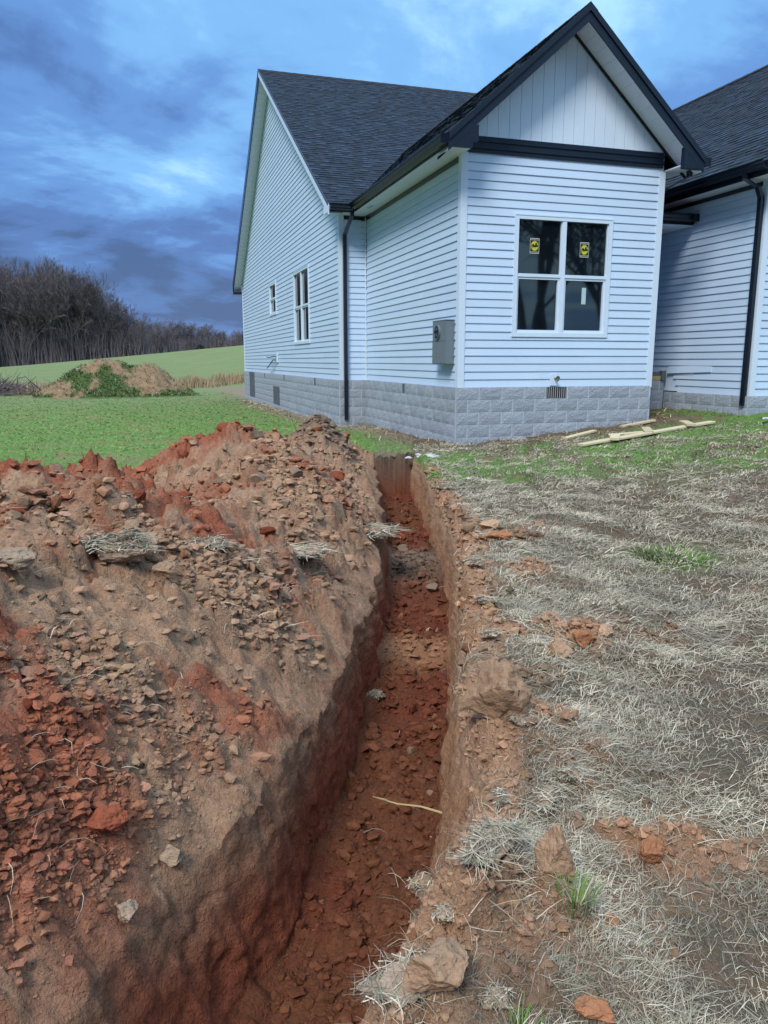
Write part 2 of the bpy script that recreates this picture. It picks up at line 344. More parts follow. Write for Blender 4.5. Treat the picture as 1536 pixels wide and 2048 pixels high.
# end wall scraped too
AA2 = AA.copy(); endz = (AA > A_END-.012)&(AA < A_END+.05)
AA2 += np.where(endz, .012*np.cos(BB*62+3*perlin(BB*3, wz*3, AA*0))+.06*perlin(BB*6, wz*5, AA*0)+.03*perlin(BB*19, wz*14, AA*0), 0)*np.pad(np.ones(iRL-iLL+1), (iLL, nc-iRL-1))[None]
GX2, GY2 = world_xy(AA2, BB2)
# --- colours: what each patch of ground is made of
def col(c): return np.array(c)[None, None, :]
TAN, BRN, RED, DRK, ORG = col((.405, .262, .168)), col((.262, .155, .098)), col((.295, .092, .050)), col((.190, .145, .110)), col((.40, .225, .130))
STRW, LAWN, FIELD, THIN = col((.180, .152, .108)), col((.125, .225, .060)), col((.150, .215, .090)), col((.220, .215, .110))
def mixc(a, b, k): return a+(b-a)*np.clip(k, 0, 1)[..., None]
nA = fbm(GX*.9, GY*.9, GX*0+12, 4, .55); nB = fbm(GX*4.3, GY*4.3, GX*0+13, 3, .6); nC = fbm(GX*16, GY*16, GX*0+14, 2)
dist = np.hypot(GX-CAM[0], GY-CAM[1])
C = mixc(TAN, BRN, .45+.55*nB+.35*nC)
redm = np.zeros_like(AA)
for rx, ry, s1, k in [(-5.9, -6.7, 1.1, 1.0), (-7.2, -7.0, 1.2, 1.), (-4.4, -4.2, .85, 1.0), (-5.0, -7.1, .75, .6), (-3.4, -5.2, .6, .4), (-5.25, -9.45, .42, 1.1), (-4.55, -8.72, .26, .8), (-4.9, -6.0, .8, .55), (-5.9, -8.6, .5, .35), (-6.3, -9.3, .6, .6)]:
    redm = np.maximum(redm, k*np.exp(-(((GX-rx)/s1)**2+((GY-ry)/s1)**2)))
redm = sst(.12, .80, redm+.42*nA+.42*nB+.22*nC)
C = mixc(C, RED, redm*.9*left); C = mixc(C, DRK, sst(.2, .65, nA-.4*nB)*.45*(1-redm)*left)
dk = np.exp(-(((GX+2.6)/.5)**2+((GY+1.6)/.6)**2)); C = mixc(C, DRK, dk*1.1*left)
C = mixc(C, np.broadcast_to(BRN*1.05, C.shape), np.exp(-t_left/.22)*left*.6)
# lawn on the left beyond the spoil
lawnc = mixc(mixc(LAWN, FIELD, sst(16, 45, dist)), np.broadcast_to(THIN, C.shape), sst(.05, .7, nA+.4*nB+.1)*.55)
lawn_l = left*(1-sst(.10, .45, hp/.10+.5*nB))*np.clip(sst(1.3, 2.1, t_left+.35*nB)+sst(11.2, 12, AA), 0, 1); C = mixc(C, lawnc, lawn_l)
# right bank
strawc = mixc(mixc(STRW*.72, BRN*.62, .25+.6*nB+.3*nC), np.broadcast_to(THIN, C.shape), sst(.2, .7, nA)*.25)
soilc = mixc(mixc(ORG*.92, BRN*1.15, .55+.6*nB), np.broadcast_to(TAN, C.shape), .3+.5*nA)
Rc = mixc(strawc, soilc, soilR)
green = sst(8.2, 9.6, AA+.9*nA+.4*nB)*(1-sst(-.05, .40, nA*.8+nB*.6-.02)*.85)
gp = np.exp(-((AA-5.74)/.28)**2-((BB-1.93)/.34)**2); green = np.maximum(green, gp*1.2+.3*nB*(gp > .1))
hd = np.minimum.reduce([np.hypot(np.clip(-GX, 0, None)+np.clip(GX-3.7, 0, None), np.clip(-GY, 0, None)), np.hypot(np.clip(-.6-GX, 0, None), np.clip(5.3-GY, 0, None)+np.clip(GY-23, 0, None))])
strip = sst(1.0, .35, hd+.35*nB+.25*nA)
green = np.clip(green*(1-strip)*right, 0, 1)
Rc = mixc(Rc, lawnc*.95, green); C = np.where(right[..., None], Rc, C)
C = mixc(C, np.broadcast_to(STRW*1.25, C.shape), strip*(1-cover)*.9*left)
C = np.where((GY > 40)[..., None], mixc(FIELD, THIN, .25+.5*nA), C)
# trench faces: brown topsoil, then red clay; loose dark floor
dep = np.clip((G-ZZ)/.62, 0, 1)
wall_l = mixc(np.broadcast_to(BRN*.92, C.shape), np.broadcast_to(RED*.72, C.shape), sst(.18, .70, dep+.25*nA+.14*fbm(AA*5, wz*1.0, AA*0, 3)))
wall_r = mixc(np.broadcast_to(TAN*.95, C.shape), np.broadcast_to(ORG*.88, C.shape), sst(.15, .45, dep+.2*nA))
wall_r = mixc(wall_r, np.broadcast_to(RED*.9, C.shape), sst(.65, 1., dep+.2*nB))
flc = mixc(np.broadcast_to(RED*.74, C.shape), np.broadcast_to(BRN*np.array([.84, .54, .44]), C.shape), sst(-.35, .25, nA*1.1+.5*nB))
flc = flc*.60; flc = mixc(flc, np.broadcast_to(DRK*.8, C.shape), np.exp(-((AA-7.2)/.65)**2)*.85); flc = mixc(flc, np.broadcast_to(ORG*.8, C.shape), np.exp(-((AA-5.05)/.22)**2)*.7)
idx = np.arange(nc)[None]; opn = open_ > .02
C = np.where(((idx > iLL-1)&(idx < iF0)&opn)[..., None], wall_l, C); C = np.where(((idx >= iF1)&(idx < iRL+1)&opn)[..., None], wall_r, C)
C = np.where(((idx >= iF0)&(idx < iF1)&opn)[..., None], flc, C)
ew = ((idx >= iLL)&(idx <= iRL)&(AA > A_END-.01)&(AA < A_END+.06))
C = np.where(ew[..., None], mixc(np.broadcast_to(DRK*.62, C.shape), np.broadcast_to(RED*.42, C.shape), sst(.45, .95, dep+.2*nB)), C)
ga = ((idx >= iLL)&(idx <= iRL)&(AA >= A_END+.06))
C = np.where(ga[..., None], mixc(mixc(STRW, DRK, .4+nB), lawnc, sst(.15, .5, AA-A_END-.3+.4*nA)*(1-strip)*.7), C)
C = np.clip(C*(1+.10*nC[..., None]), .004, 1)
GV = np.stack([GX2, GY2, ZZ], -1); vid = np.arange(nr*nc).reshape(nr, nc)
quads = np.stack([vid[:-1, :-1], vid[:-1, 1:], vid[1:, 1:], vid[1:, :-1]], -1)     # (nr-1, nc-1, 4)
ci = np.arange(nc-1)[None]; trench_m = (ci >= iLL)&(ci < iRL)&(A1[:-1, None] < A_END+.04)
spoil_m = (~trench_m)&(ci < iLL)&(cover[:-1, :-1] > .42)&(A1[:-1, None] < 13)&(A1[:-1, None] > -6)
def sub(name, mask):
    F = quads[np.broadcast_to(mask, quads.shape[:2])]; u, inv = np.unique(F, return_inverse=True)
    return npmesh(name, GV.reshape(-1, 3)[u], inv.reshape(F.shape), M['soil'], C.reshape(-1, 3)[u])
tag(sub('ground', ~(trench_m | spoil_m)), kind='structure')
tag(sub('trench', trench_m), kind='structure')
tag(sub('loose_soil', spoil_m), 'loose red and brown soil heaped along the left side of the trench', 'soil heap', kind='stuff')
FLAT = GV.reshape(-1, 3); FA = AA.ravel(); FB = BB.ravel()
areaq = (np.linalg.norm(GV[1:, :-1]-GV[:-1, :-1], axis=-1)*np.linalg.norm(GV[:-1, 1:]-GV[:-1, :-1], axis=-1))
areaq = np.pad(areaq, ((0, 1), (0, 1)))
def pick(weight, n):                                               # n random points on the ground, by weight per area
    p_ = (weight*areaq).ravel(); p_ = p_/p_.sum(); i = rng.choice(len(p_), n, p=p_)
    r, c = i//nc, i % nc; r = np.minimum(r, nr-2); c = np.minimum(c, nc-2); u, v = rng.random(n)[:, None], rng.random(n)[:, None]
    P = GV[r, c]*(1-u)*(1-v)+GV[r, c+1]*u*(1-v)+GV[r+1, c]*(1-u)*v+GV[r+1, c+1]*u*v
    return P, i
nearband = (AA > 0)&(AA < 14)&(np.abs(BB) < 9)
NI = np.nonzero(nearband.ravel())[0]; NXY = FLAT[NI][:, :2]
def ground_z(x, y, land=True):
    d = (NXY[:, 0]-x)**2+(NXY[:, 1]-y)**2
    k = np.argsort(d)[:6] if land else np.argsort(d)[:1]
    return float(FLAT[NI[k], 2].max())
def gz_far(x, y): return float(grade(np.array([x]), np.array([y]))[0])

# ------------------------------------------------------------------ the house
house = tag(empty('house', (0, 0, 0)), 'new white vinyl sided house with dark shingled gables on grey block foundation', 'house')
BH = .127
def intervals(s0, s1, cuts):
    segs = [(s0, s1)]
    for c0, c1 in cuts:
        ns = []
        for a, b in segs:
            if c1 <= a or c0 >= b: ns.append((a, b)); continue
            if c0 > a: ns.append((a, c0))
            if c1 < b: ns.append((c1, b))
        segs = ns
    return segs
def siding(parent, O, d, n, s0, s1, z0, courses, holes=(), slope=None, skip=()):
    """clapboard courses on a wall through O, running along d, facing n. holes: (s0,s1,z0,z1). slope(z)->(s0,s1) trims a gable"""
    O, d, n = Vector(O), Vector(d), Vector(n); ups = Vector((0, 0, 1))
    flip = d.cross(ups).dot(n) < 0
    for k in range(courses):
        za, zb = z0+k*BH, z0+(k+1)*BH-.006
        a, b = s0, s1
        if slope:
            q = slope(za+.03); a, b = max(a, q[0]), min(b, q[1])
            if b-a < .05: break
        cuts = [(h[0], h[1]) for h in holes if h[2] < (za+zb)/2 < h[3]]
        mb = MB(); got = False
        for u, v in intervals(a, b, cuts+[(c[1], c[2]) for c in skip if c[0] == k]):
          if 1:
            if v-u < .02: pieces = []; continue
            pieces = [u]; q_ = u+random.uniform(1.2, 3.6)
            while q_ < v-.7: pieces.append(q_); q_ += 3.66
            pieces.append(v)
          for u, v in zip(pieces[:-1], pieces[1:]):
            j = random.uniform(-.0016, .0016)
            prof = [(.001, za), (.019+j, za), (.019+j, za+.010), (.005, zb), (.001, zb)]
            P = [n*q[0]+ups*q[1] for q in prof]
            if flip: P = P[::-1]
            mb = MB(); mb.prism(P, O+d*u, O+d*v); mb.build('siding_board', M['siding'], parent)
def wallplane(name, pts, t, n, m_=None, holes=()):
    mb = MB(); n = Vector(n); P = [Vector(p) for p in pts]; nn_ = len(P); b = 0
    if holes:
        loops = [P]+[[Vector(q) for q in h] for h in holes]; allp = [q for l_ in loops for q in l_]; tris = tessellate_polygon(loops); k = len(allp)
        mb.v = [tuple(q) for q in allp]+[tuple(q-n*t) for q in allp]; mb.f = [tuple(f) for f in tris]+[tuple(i+k for i in reversed(f)) for f in tris]; o_ = 0
        for l_ in loops:
            m2 = len(l_); mb.f += [(o_+i, o_+i+k, o_+(i+1) % m2+k, o_+(i+1) % m2) for i in range(m2)]; o_ += m2
        mb.m = [0]*len(mb.f); return mb.build(name, m_ or M['trim'], house)
    mb.v = [tuple(p) for p in P]+[tuple(p-n*t) for p in P]
    mb.f = [tuple(range(nn_)), tuple(reversed(range(nn_, 2*nn_)))]+[(i, i+nn_, (i+1) % nn_+nn_, (i+1) % nn_) for i in range(nn_)]
    mb.m = [0]*len(mb.f); return mb.build(name, m_ or M['trim'], house)
W_, XL, Y1, Y2 = 3.62, -.61, 5.36, 22.66
YR, ZE, PM = 14.01, 3.66, .61                    # main ridge line y, eave height at y=4.93, pitch
EY = 4.93
def zmain(y): return ZE+PM*(y-EY) if y < YR else ZE+PM*(YR-EY)-PM*(y-YR)
# gable wall of the projecting room
win = (.925, 2.675, .825, 2.695)
fw = wallplane('wall', [(0, 0, -.02), (W_, 0, -.02), (W_, 0, 3.62), (0, 0, 3.62)], .12, (0, -1, 0), holes=[[(win[0]+.01, 0, win[2]+.01), (win[1]-.01, 0, win[2]+.01), (win[1]-.01, 0, win[3]-.01), (win[0]+.01, 0, win[3]-.01)]])
siding(fw, (0, 0, 0), (1, 0, 0), (0, -1, 0), .075, W_-.075, 0, 28, [win])
sw = wallplane('wall', [(0, Y1, -.02), (0, .13, -.02), (0, .13, 3.6), (0, Y1, 3.6)], .12, (-1, 0, 0))
siding(sw, (0, 0, 0), (0, 1, 0), (-1, 0, 0), .075, Y1-.035, 0, 27)
rw = wallplane('wall', [(XL, Y1, -.02), (-.13, Y1, -.02), (-.13, Y1, 3.6), (XL, Y1, 3.6)], .12, (0, -1, 0))
siding(rw, (0, Y1, 0), (1, 0, 0), (0, -1, 0), XL+.075, -.035, 0, 27)
bigw = (8.66, 10.78, .90, 2.86); smw = (13.88, 15.18, 1.93, 2.94)
lw = wallplane('wall', [(XL, Y2, -.02), (XL, Y1+.13, -.02), (XL, Y1+.13, 3.62), (XL, YR, 8.85), (XL, Y2, 3.62)], .12, (-1, 0, 0), holes=[[(XL, h[0]+.01, h[2]+.01), (XL, h[1]-.01, h[2]+.01), (XL, h[1]-.01, h[3]-.01), (XL, h[0]+.01, h[3]-.01)] for h in (bigw, smw)])
siding(lw, (XL, 0, 0), (0, 1, 0), (-1, 0, 0), Y1+.075, Y2-.075, 0, 70, [bigw, smw],
       slope=lambda z: (EY+(z+.20-ZE)/PM, 2*YR-EY-(z+.20-ZE)/PM))
# right side of the projecting room and the wing beyond the porch
X1, YF = 5.05, -.81
gw = wallplane('wall', [(W_, .13, -.02), (W_, 6, -.02), (W_, 6, 3.6), (W_, .13, 3.6)], .12, (1, 0, 0))
siding(gw, (W_, 0, 0), (0, 1, 0), (1, 0, 0), .075, 6, 0, 27)
ww = wallplane('wall', [(X1, 9.5, -.15), (X1, YF+.13, -.15), (X1, YF+.13, 3.36), (X1, 9.5, 3.36)], .12, (-1, 0, 0))
siding(ww, (X1, 0, 0), (0, 1, 0), (-1, 0, 0), YF+.075, 9.5, -.17, 28, skip=[(0, 1.05, 9.6), (1, 1.12, 9.6), (2, 1.20, 9.6), (3, .62, 9.6)])
wf = wallplane('wall', [(X1, YF, -.15), (12, YF, -.15), (12, YF, 3.36), (X1, YF, 3.36)], .12, (0, -1, 0))
siding(wf, (X1, YF, 0), (1, 0, 0), (0, -1, 0), .075, 6.9, -.17, 28)
pb = wallplane('wall', [(W_, 6, -.02), (X1, 6, -.02), (X1, 6, 3.3), (W_, 6, 3.3)], .12, (0, -1, 0))
siding(pb, (W_, 6, 0), (1, 0, 0), (0, -1, 0), .03, X1-W_-.03, 0, 26)
# loose flap of siding at the wing's missing boards, and the wrapped sheathing behind
MB().hexa([(X1-.004, .15, .235), (X1-.030, .15, .225), (X1-.045, 1.36, .185), (X1-.02, 1.36, .19)], [(X1-.004, .15, .35), (X1-.010, .15, .35), (X1-.024, 1.36, .318), (X1-.012, 1.36, .318)]).build('loose_siding', M['siding'], house)
for i in range(4): MB().box(X1-.012-.004*i, X1-.003, .62, 1.12, .12+.028*i, .143+.028*i).build('backer_strip', M['trim'], house)
# corner posts
def corner(x, y, sx, sy, z0, z1, w=.085):
    mb = MB(); t = .028
    # two legs of an L, butted
    xa, xb = (x-t, x+w-t) if sx < 0 else (x-w+t, x+t)
    mb.box(min(x+sx*t, x-sx*w), max(x+sx*t, x-sx*w), min(y, y+sy*t), max(y, y+sy*t), z0, z1)
    mb.box(min(x, x+sx*t), max(x, x+sx*t), min(y-sy*.0005, y-sy*w), max(y-sy*.0005, y-sy*w), z0, z1)
    return mb.build('corner_post', M['trim'], house)
corner(0, 0, -1, -1, -.05, 3.56); corner(W_, 0, 1, -1, -.03, 3.50); corner(XL, Y1, -1, -1, -.05, 3.52); corner(XL, Y2, -1, 1, -.04, 3.5); corner(X1, YF, -1, -1, -.2, 3.32)
MB().box(-.030, -.0205, Y1-.034, Y1-.0005, -.05, 3.5).box(-.040, -.0305, Y1-.028, Y1-.0005, -.05, 3.5).build('inside_corner_trim', M['trim'], house)
# black frieze boards
fb = MB(); fb.box(.0755, W_-.03, -.030, -.0005, 3.562, 3.80); fb.box(.02, W_-.02, -.045, -.0305, 3.62, 3.66); fb.box(.02, W_-.02, -.045, -.0305, 3.72, 3.75)
fb.build('frieze_board', M['fascia'], house)
MB().box(-.026, -.0005, .0755, Y1-.04, 3.44, 3.515).build('frieze_board', M['black'], house)
MB().box(XL+.08, -.045, Y1-.026, Y1-.0005, 3.44, 3.515).build('frieze_board', M['black'], house)
MB().box(X1-.026, X1-.0005, YF+.08, 9.4, 3.24, 3.31).build('frieze_board', M['black'], house)
# vertical boards of the gable
GC, GA, PG, GOV = 1.81, 5.63, .88, .45        # centre, roof apex height, pitch, overhang
def zg(x): return GA-PG*abs(x-GC)
gp_ = wallplane('gable_wall', [(0.0, .001, 3.63), (W_, .001, 3.63), (W_, .001, 3.82), (GC, .001, 5.42), (0, .001, 3.82)], .1, (0, -1, 0))
bw = .1875; x = .015
while x < W_-.02:
    xe = min(x+bw-.006, W_-.015); za, zb = zg(x)-.20, zg(xe)-.20; y0 = -.020-random.uniform(0, .002)
    pts = [(x, 3.802), (xe, 3.802), (xe, max(3.81, zb)), (x, max(3.81, za))]
    if x < GC < xe: pts = [(x, 3.802), (xe, 3.802), (xe, zb), (GC, zg(GC)-.2), (x, za)]
    mb = MB(); P = [Vector((p_[0], 0, p_[1])) for p_ in pts]
    mb.prism(P, (0, 0, 0), (0, y0, 0)); mb.build('gable_board', M['trim'], gp_)
    x += bw
# ---- foundation of split-faced blocks
BVAR = []
for i in range(7):
    mb = MB(); nx, nz = 6, 4; bl, bh = .394, .192; b0 = 0
    grid = []
    for a in range(nx+1):
        for c in range(nz+1):
            edge = a in (0, nx) or c in (0, nz)
            dpt = -.017-(0 if edge else random.uniform(.0, .006))+(.004 if edge else 0)
            mb.v.append((bl*a/nx, dpt, bh*c/nz))
    for a in range(nx):
        for c in range(nz):
            q = a*(nz+1)+c; mb.f.append((q, q+nz+1, q+nz+2, q+1)); mb.m.append(0)
    k = len(mb.v); mb.v += [(0, .002, 0), (bl, .002, 0), (bl, .002, bh), (0, .002, bh)]
    A0, A1_, A2_, A3_ = 0, nx*(nz+1), nx*(nz+1)+nz, nz
    mb.f += [(A0, k, k+1, A1_), (A1_, k+1, k+2, A2_), (A2_, k+2, k+3, A3_), (A3_, k+3, k, A0)]; mb.m += [0]*4
    BVAR.append(mb.mesh('block', M['block']))
ZC = [-.192, -.395, -.598, -.801, -1.004, -1.207, -1.41]
def foundation(O, d, n, length, rows_, holes=(), off=0.0, indiv=1e9, label=None, top=0.0):
    """a block wall: mortar core with every block its own child, joints left open"""
    O, d, n = Vector(O), Vector(d), Vector(n); zlow = ZC[rows_-1]-.02+top
    core = MB(); q = [O+d*.002, O+d*(length-.002)]
    core.prism([n*-.0075, n*-.0075+Vector((0, 0, -.02)), n*-.16+Vector((0, 0, -.02)), n*-.16], (0, 0, 0), (0, 0, 0)) if 0 else None
    lo = [q[0]+n*.008, q[1]+n*.008, q[1]+n*-.15, q[0]+n*-.15]
    core.hexa([Vector((p_.x, p_.y, zlow)) for p_ in lo], [Vector((p_.x, p_.y, top-.003)) for p_ in lo])
    par = core.build('foundation', M['mortar'], house)
    ang = math.atan2(d.y, d.x); rest = MB()
    for r in range(rows_):
        z = ZC[r]+top; s = -(.2032 if r % 2 else .0)-off
        while s < length:
            a, b = max(s, .0), min(s+.396, length); s += .4064
            for u, v in intervals(a, b, [(h[0], h[1]) for h in holes if h[2] < z+.1 < h[3]]):
                if v-u < .04: continue
                p_ = O+d*u
                # front face must look along n: local -y
                if Vector((math.sin(ang), -math.cos(ang), 0)).dot(n) > .5: rot = ang
                else: rot = ang+math.pi; p_ = O+d*v
                sx = (v-u-.007)/.394
                if u > indiv:
                    me = random.choice(BVAR); b_ = len(rest.v); mt = Matrix.Translation((p_.x, p_.y, z))@Matrix.Rotation(rot, 4, 'Z')@Matrix.Diagonal((sx, 1, 1, 1))
                    rest.v += [tuple(mt@w_.co) for w_ in me.vertices]; rest.f += [tuple(b_+i for i in pl.vertices) for pl in me.polygons]; rest.m += [0]*len(me.polygons)
                else:
                    o = link('block', random.choice(BVAR), par); o.location = (p_.x, p_.y, z); o.rotation_euler = (0, 0, rot); o.scale = (sx, 1, 1)
    if rest.v: tag(rest.build('blockwork', M['block'], par), kind='stuff')
    return par
foundation((-.045, -.03, 0), (1, 0, 0), (0, -1, 0), W_+.05, 5, holes=[(1.61, 2.02, -.2, 0)])
foundation((-.045, -.03, 0), (0, 1, 0), (-1, 0, 0), Y1-.01, 6, holes=[(2.55, 2.72, -.2, 0)], off=.2)
foundation((XL-.045, Y1-.04, 0), (1, 0, 0), (0, -1, 0), .605, 6, off=.1)
foundation((XL-.045, Y1-.04, 0), (0, 1, 0), (-1, 0, 0), Y2-Y1+.04, 6, holes=[(8.1, 9.42, -1.05, -.4), (14.0, 15.6, -1.05, .1), (2.5, 2.7, -.2, 0), (7.1, 7.3, -.2, 0), (11.2, 11.45, -.2, 0)], indiv=6.5)
foundation((W_+.03, 0, 0), (0, 1, 0), (1, 0, 0), 1.6, 4)
foundation((X1-.045, YF-.04, 0), (0, 1, 0), (-1, 0, 0), 2.25, 3, top=-.17)
foundation((X1-.045, YF-.04, 0), (1, 0, 0), (0, -1, 0), 7, 3, top=-.17)
foundation((W_+.06, 1.42, 0), (1, 0, 0), (0, -1, 0), X1-W_-.12, 4, top=.05)
MB().box(XL-.0565, XL-.0535, Y1+8.06, Y1+9.38, -1.3, -.41).build('crawl_space_door', M['panel'], house)
MB().box(XL-.0565, XL-.0535, Y1+13.96, Y1+15.56, -1.3, -.01).build('crawl_space_door', M['panel'], house)
for s in (2.5, 7.1, 11.2): MB().box(XL-.0565, XL-.0535, Y1-.04+s, Y1-.04+s+.2, -.19, -.004).build('wall_pocket', M['panel'], house)
MB().box(-.0565, -.0535, 2.54, 2.68, -.19, -.004).build('wall_pocket', M['panel'], house)
fv = MB().box(1.575, 1.965, -.0405, -.0385, -.19, -.004).build('foundation_vent', M['dark'], house)
for i in range(10): MB().box(1.58+.04*i, 1.592+.04*i, -.0530, -.0410, -.188, -.006).build('vent_bar', M['vent'], fv)
# ---- windows
def window(O, d, n, w, h, halves=2, name='window', sash_mid=.5):
    """double-hung pair: frame, meeting rails, lower sashes set proud, panes set back"""
    O, d, n = Vector(O), Vector(d), Vector(n); root = empty(name, O, house)
    def bx(s0, s1, z0, z1, n0, n1, mb):
        P = [d*s0+n*n0, d*s1+n*n0, d*s1+n*n1, d*s0+n*n1]
        if d.cross(Vector((0, 0, 1))).dot(n) < 0: P = P[::-1]
        # hexa wants outward winding: bottom ring then top ring
        mb.hexa([p_+Vector((0, 0, z0)) for p_ in P][::-1], [p_+Vector((0, 0, z1)) for p_ in P][::-1])
    fr = MB(); t = .055
    bx(0, w, -.012, t, -.06, .034, fr); bx(0, w, h-t, h, -.06, .034, fr); bx(0, t, t, h-t, -.06, .034, fr); bx(w-t, w, t, h-t, -.06, .034, fr)
    bx(-.018, w+.018, h+.0005, h+.02, -.0, .040, fr); bx(-.018, -.0005, -.012, h, -.0, .036, fr); bx(w+.0005, w+.018, -.012, h, -.0, .036, fr)
    fr.build('frame', M['trim'], root)
    cw = (w-2*t-(halves-1)*.075)/halves; zm = h*sash_mid
    for i in range(halves):
        s = t+i*(cw+.075)
        if i: mu = MB(); bx(s-.074, s-.001, t, h-t, -.06, .028, mu); mu.build('mullion', M['trim'], root)
        up = MB(); bx(s, s+cw, zm, zm+.05, -.05, .020, up); bx(s, s+.012, zm+.0505, h-t, -.05, .010, up); bx(s+cw-.012, s+cw, zm+.0505, h-t, -.05, .010, up); up.build('upper_sash', M['trim'], root)
        lo = MB(); bx(s, s+cw, zm-.035, zm-.0005, -.05, .006, lo); bx(s, s+cw, t, t+.045, -.05, .002, lo); bx(s, s+.035, t+.0455, zm-.0355, -.05, .002, lo); bx(s+cw-.035, s+cw, t+.0455, zm-.0355, -.05, .002, lo); lo.build('lower_sash', M['trim'], root)
        pa = MB(); bx(s+.0125, s+cw-.0125, zm+.0505, h-t, -.030, -.022, pa); pa.build('pane', M['glass'], root)
        pa = MB(); bx(s+.0355, s+cw-.0355, t+.0455, zm-.0355, -.045, -.037, pa); pa.build('pane', M['glass'], root)
    return root
wroot = window((win[0], 0, win[2]), (1, 0, 0), (0, -1, 0), win[1]-win[0], win[3]-win[2])
window((XL, bigw[0], bigw[2]), (0, 1, 0), (-1, 0, 0), bigw[1]-bigw[0], bigw[3]-bigw[2], sash_mid=.5)
window((XL, smw[0], smw[2]), (0, 1, 0), (-1, 0, 0), smw[1]-smw[0], smw[3]-smw[2], halves=1)
# round yellow maker's stickers with script lettering
STROKES = [  # hand-drawn script, unit box
    [(.02, .50), (.10, .62), (.22, .72), (.36, .74), (.40, .66), (.32, .55), (.18, .52)], [(.30, .72), (.22, .50), (.14, .26)],
    [(.34, .44), (.46, .48), (.47, .56), (.41, .56), (.37, .46), (.40, .37), (.48, .37), (.54, .44)],
    [(.52, .40), (.62, .60), (.68, .80), (.64, .80), (.58, .56), (.57, .42), (.61, .38), (.66, .44)],
    [(.64, .40), (.73, .60), (.79, .82), (.75, .82), (.70, .58), (.69, .42), (.73, .38), (.78, .46)],
    [(.90, .56), (.83, .56), (.78, .46), (.81, .38), (.88, .44), (.91, .56), (.91, .42), (.98, .42)]]
def sticker(cx, cz, ydep):
    mb = MB(); w, h = .165, .235; y = ydep
    mb.box(cx-w/2, cx+w/2, y-.001, y, cz-h/2, cz+h/2, 1)
    for z0, z1 in ((-h/2, -h/2+.010), (h/2-.010, h/2), (-h/2+.022, -h/2+.029), (h/2-.029, h/2-.022)): mb.box(cx-w/2, cx+w/2, y-.0022, y-.0012, cz+z0, cz+z1, 2)
    for s in (-1, 1): mb.box(min(cx+s*(w/2-.006), cx+s*w/2), max(cx+s*(w/2-.006), cx+s*w/2), y-.0030, y-.0023, cz-h/2, cz+h/2, 2)
    R = .068; ring = [(cx+R*math.cos(2*math.pi*k/28), y-.0026, cz+1.12*R*math.sin(2*math.pi*k/28)) for k in range(28)]
    mb.face(ring, 0)
    for st in STROKES:
        for (u0, v0), (u1, v1) in zip(st[:-1], st[1:]):
            p0 = Vector((cx+(u0-.5)*.135, y-.0036, cz+(v0-.52)*.125+(u0-.5)*.02)); p1 = Vector((cx+(u1-.5)*.135, y-.0036, cz+(v1-.52)*.125+(u1-.5)*.02))
            dd = (p1-p0).normalized(); nrm = Vector((-dd.z, 0, dd.x))*.0052; ex = dd*.003
            mb.face([p0-ex-nrm, p1+ex-nrm, p1+ex+nrm, p0-ex+nrm], 1)
    o = mb.build('sticker', [M['yellow'], M['stickblk'], M['stickwht']], wroot); o.matrix_parent_inverse = Matrix.Translation(wroot.location).inverted(); return o
sticker(1.29, 2.245, .0195); sticker(2.205, 2.22, .0195)
o = MB().box(2.205, 2.285, .034, .0365, 1.355, 1.62).build('label_strip', M['paper'], wroot); o.matrix_parent_inverse = Matrix.Translation(wroot.location).inverted()
# ---- roofs
def shingles(parent, O, e, s, n, rng_e, length, tone=1.0):
    """courses of laminated shingle tabs laid on a slope: O eave corner, e along the eave, s up the slope; rng_e(t)->(e0,e1)"""
    O, e, s, n = Vector(O), Vector(e), Vector(s), Vector(n); ex = .143; V = []; F = []; Cc = []
    eN, sN, nN, oN = np.array(e), np.array(s), np.array(n), np.array(O)
    for k in range(int(length/ex)+1):
        t0 = k*ex; t1 = min(t0+ex*1.05, length); e0, e1 = rng_e(t0+.05); u = e0+random.uniform(-.05, 0)
        u = e0
        while u < e1:
            wd = random.uniform(.08, .22); v = min(u+wd, e1); thick = random.random() < .5; h0 = .015 if thick else .0075; h0 += random.uniform(0, .002)
            drop = random.uniform(0, .004)+(.006 if thick else 0)
            b = len(V)
            for (uu, tt, hh) in ((u, t0-drop, 0), (v, t0-drop, 0), (v, t0-drop, h0), (u, t0-drop, h0), (u, t1, .003), (v, t1, .003)):
                V.append(oN+eN*uu+sN*tt+nN*hh)
            F += [(b, b+1, b+2, b+3), (b+3, b+2, b+5, b+4), (b, b+3, b+4, b+4), (b+1, b+5, b+2, b+2)][:2]
            g = random.choice((.6, .75, .9, 1.1, 1.35))*(1.0 if thick else .68)*tone; c = (.017*g, .034*g, .060*g)
            Cc += [c]*6; u = v
    o = npmesh('shingles', np.array(V), np.array(F), M['shingle'], np.array(Cc), smooth=False, parent=parent); tag(o, kind='stuff'); return o
def slab(name, pts, t, m_, parent):
    P = [Vector(p) for p in pts]; n = (P[1]-P[0]).cross(P[2]-P[0]).normalized(); mb = MB(); k = len(P)
    mb.v = [tuple(p) for p in P]+[tuple(p-n*t) for p in P]
    mb.f = [tuple(range(k)), tuple(reversed(range(k, 2*k)))]+[(i, i+k, (i+1) % k+k, (i+1) % k) for i in range(k)]; mb.m = [0]*len(mb.f)
    return mb.build(name, m_, parent)
XO = -.95; XEND = 9.0; ZR = zmain(YR)
cosm = 1/math.sqrt(1+PM*PM); LM = (YR-EY)/cosm; sm = Vector((0, cosm, PM*cosm)); nm = Vector((0, -PM*cosm, cosm))
mroof = slab('roof', [(XO, EY, ZE), (XEND, EY, ZE), (XEND, YR, ZR), (XO, YR, ZR)], .03, M['deck'], house)
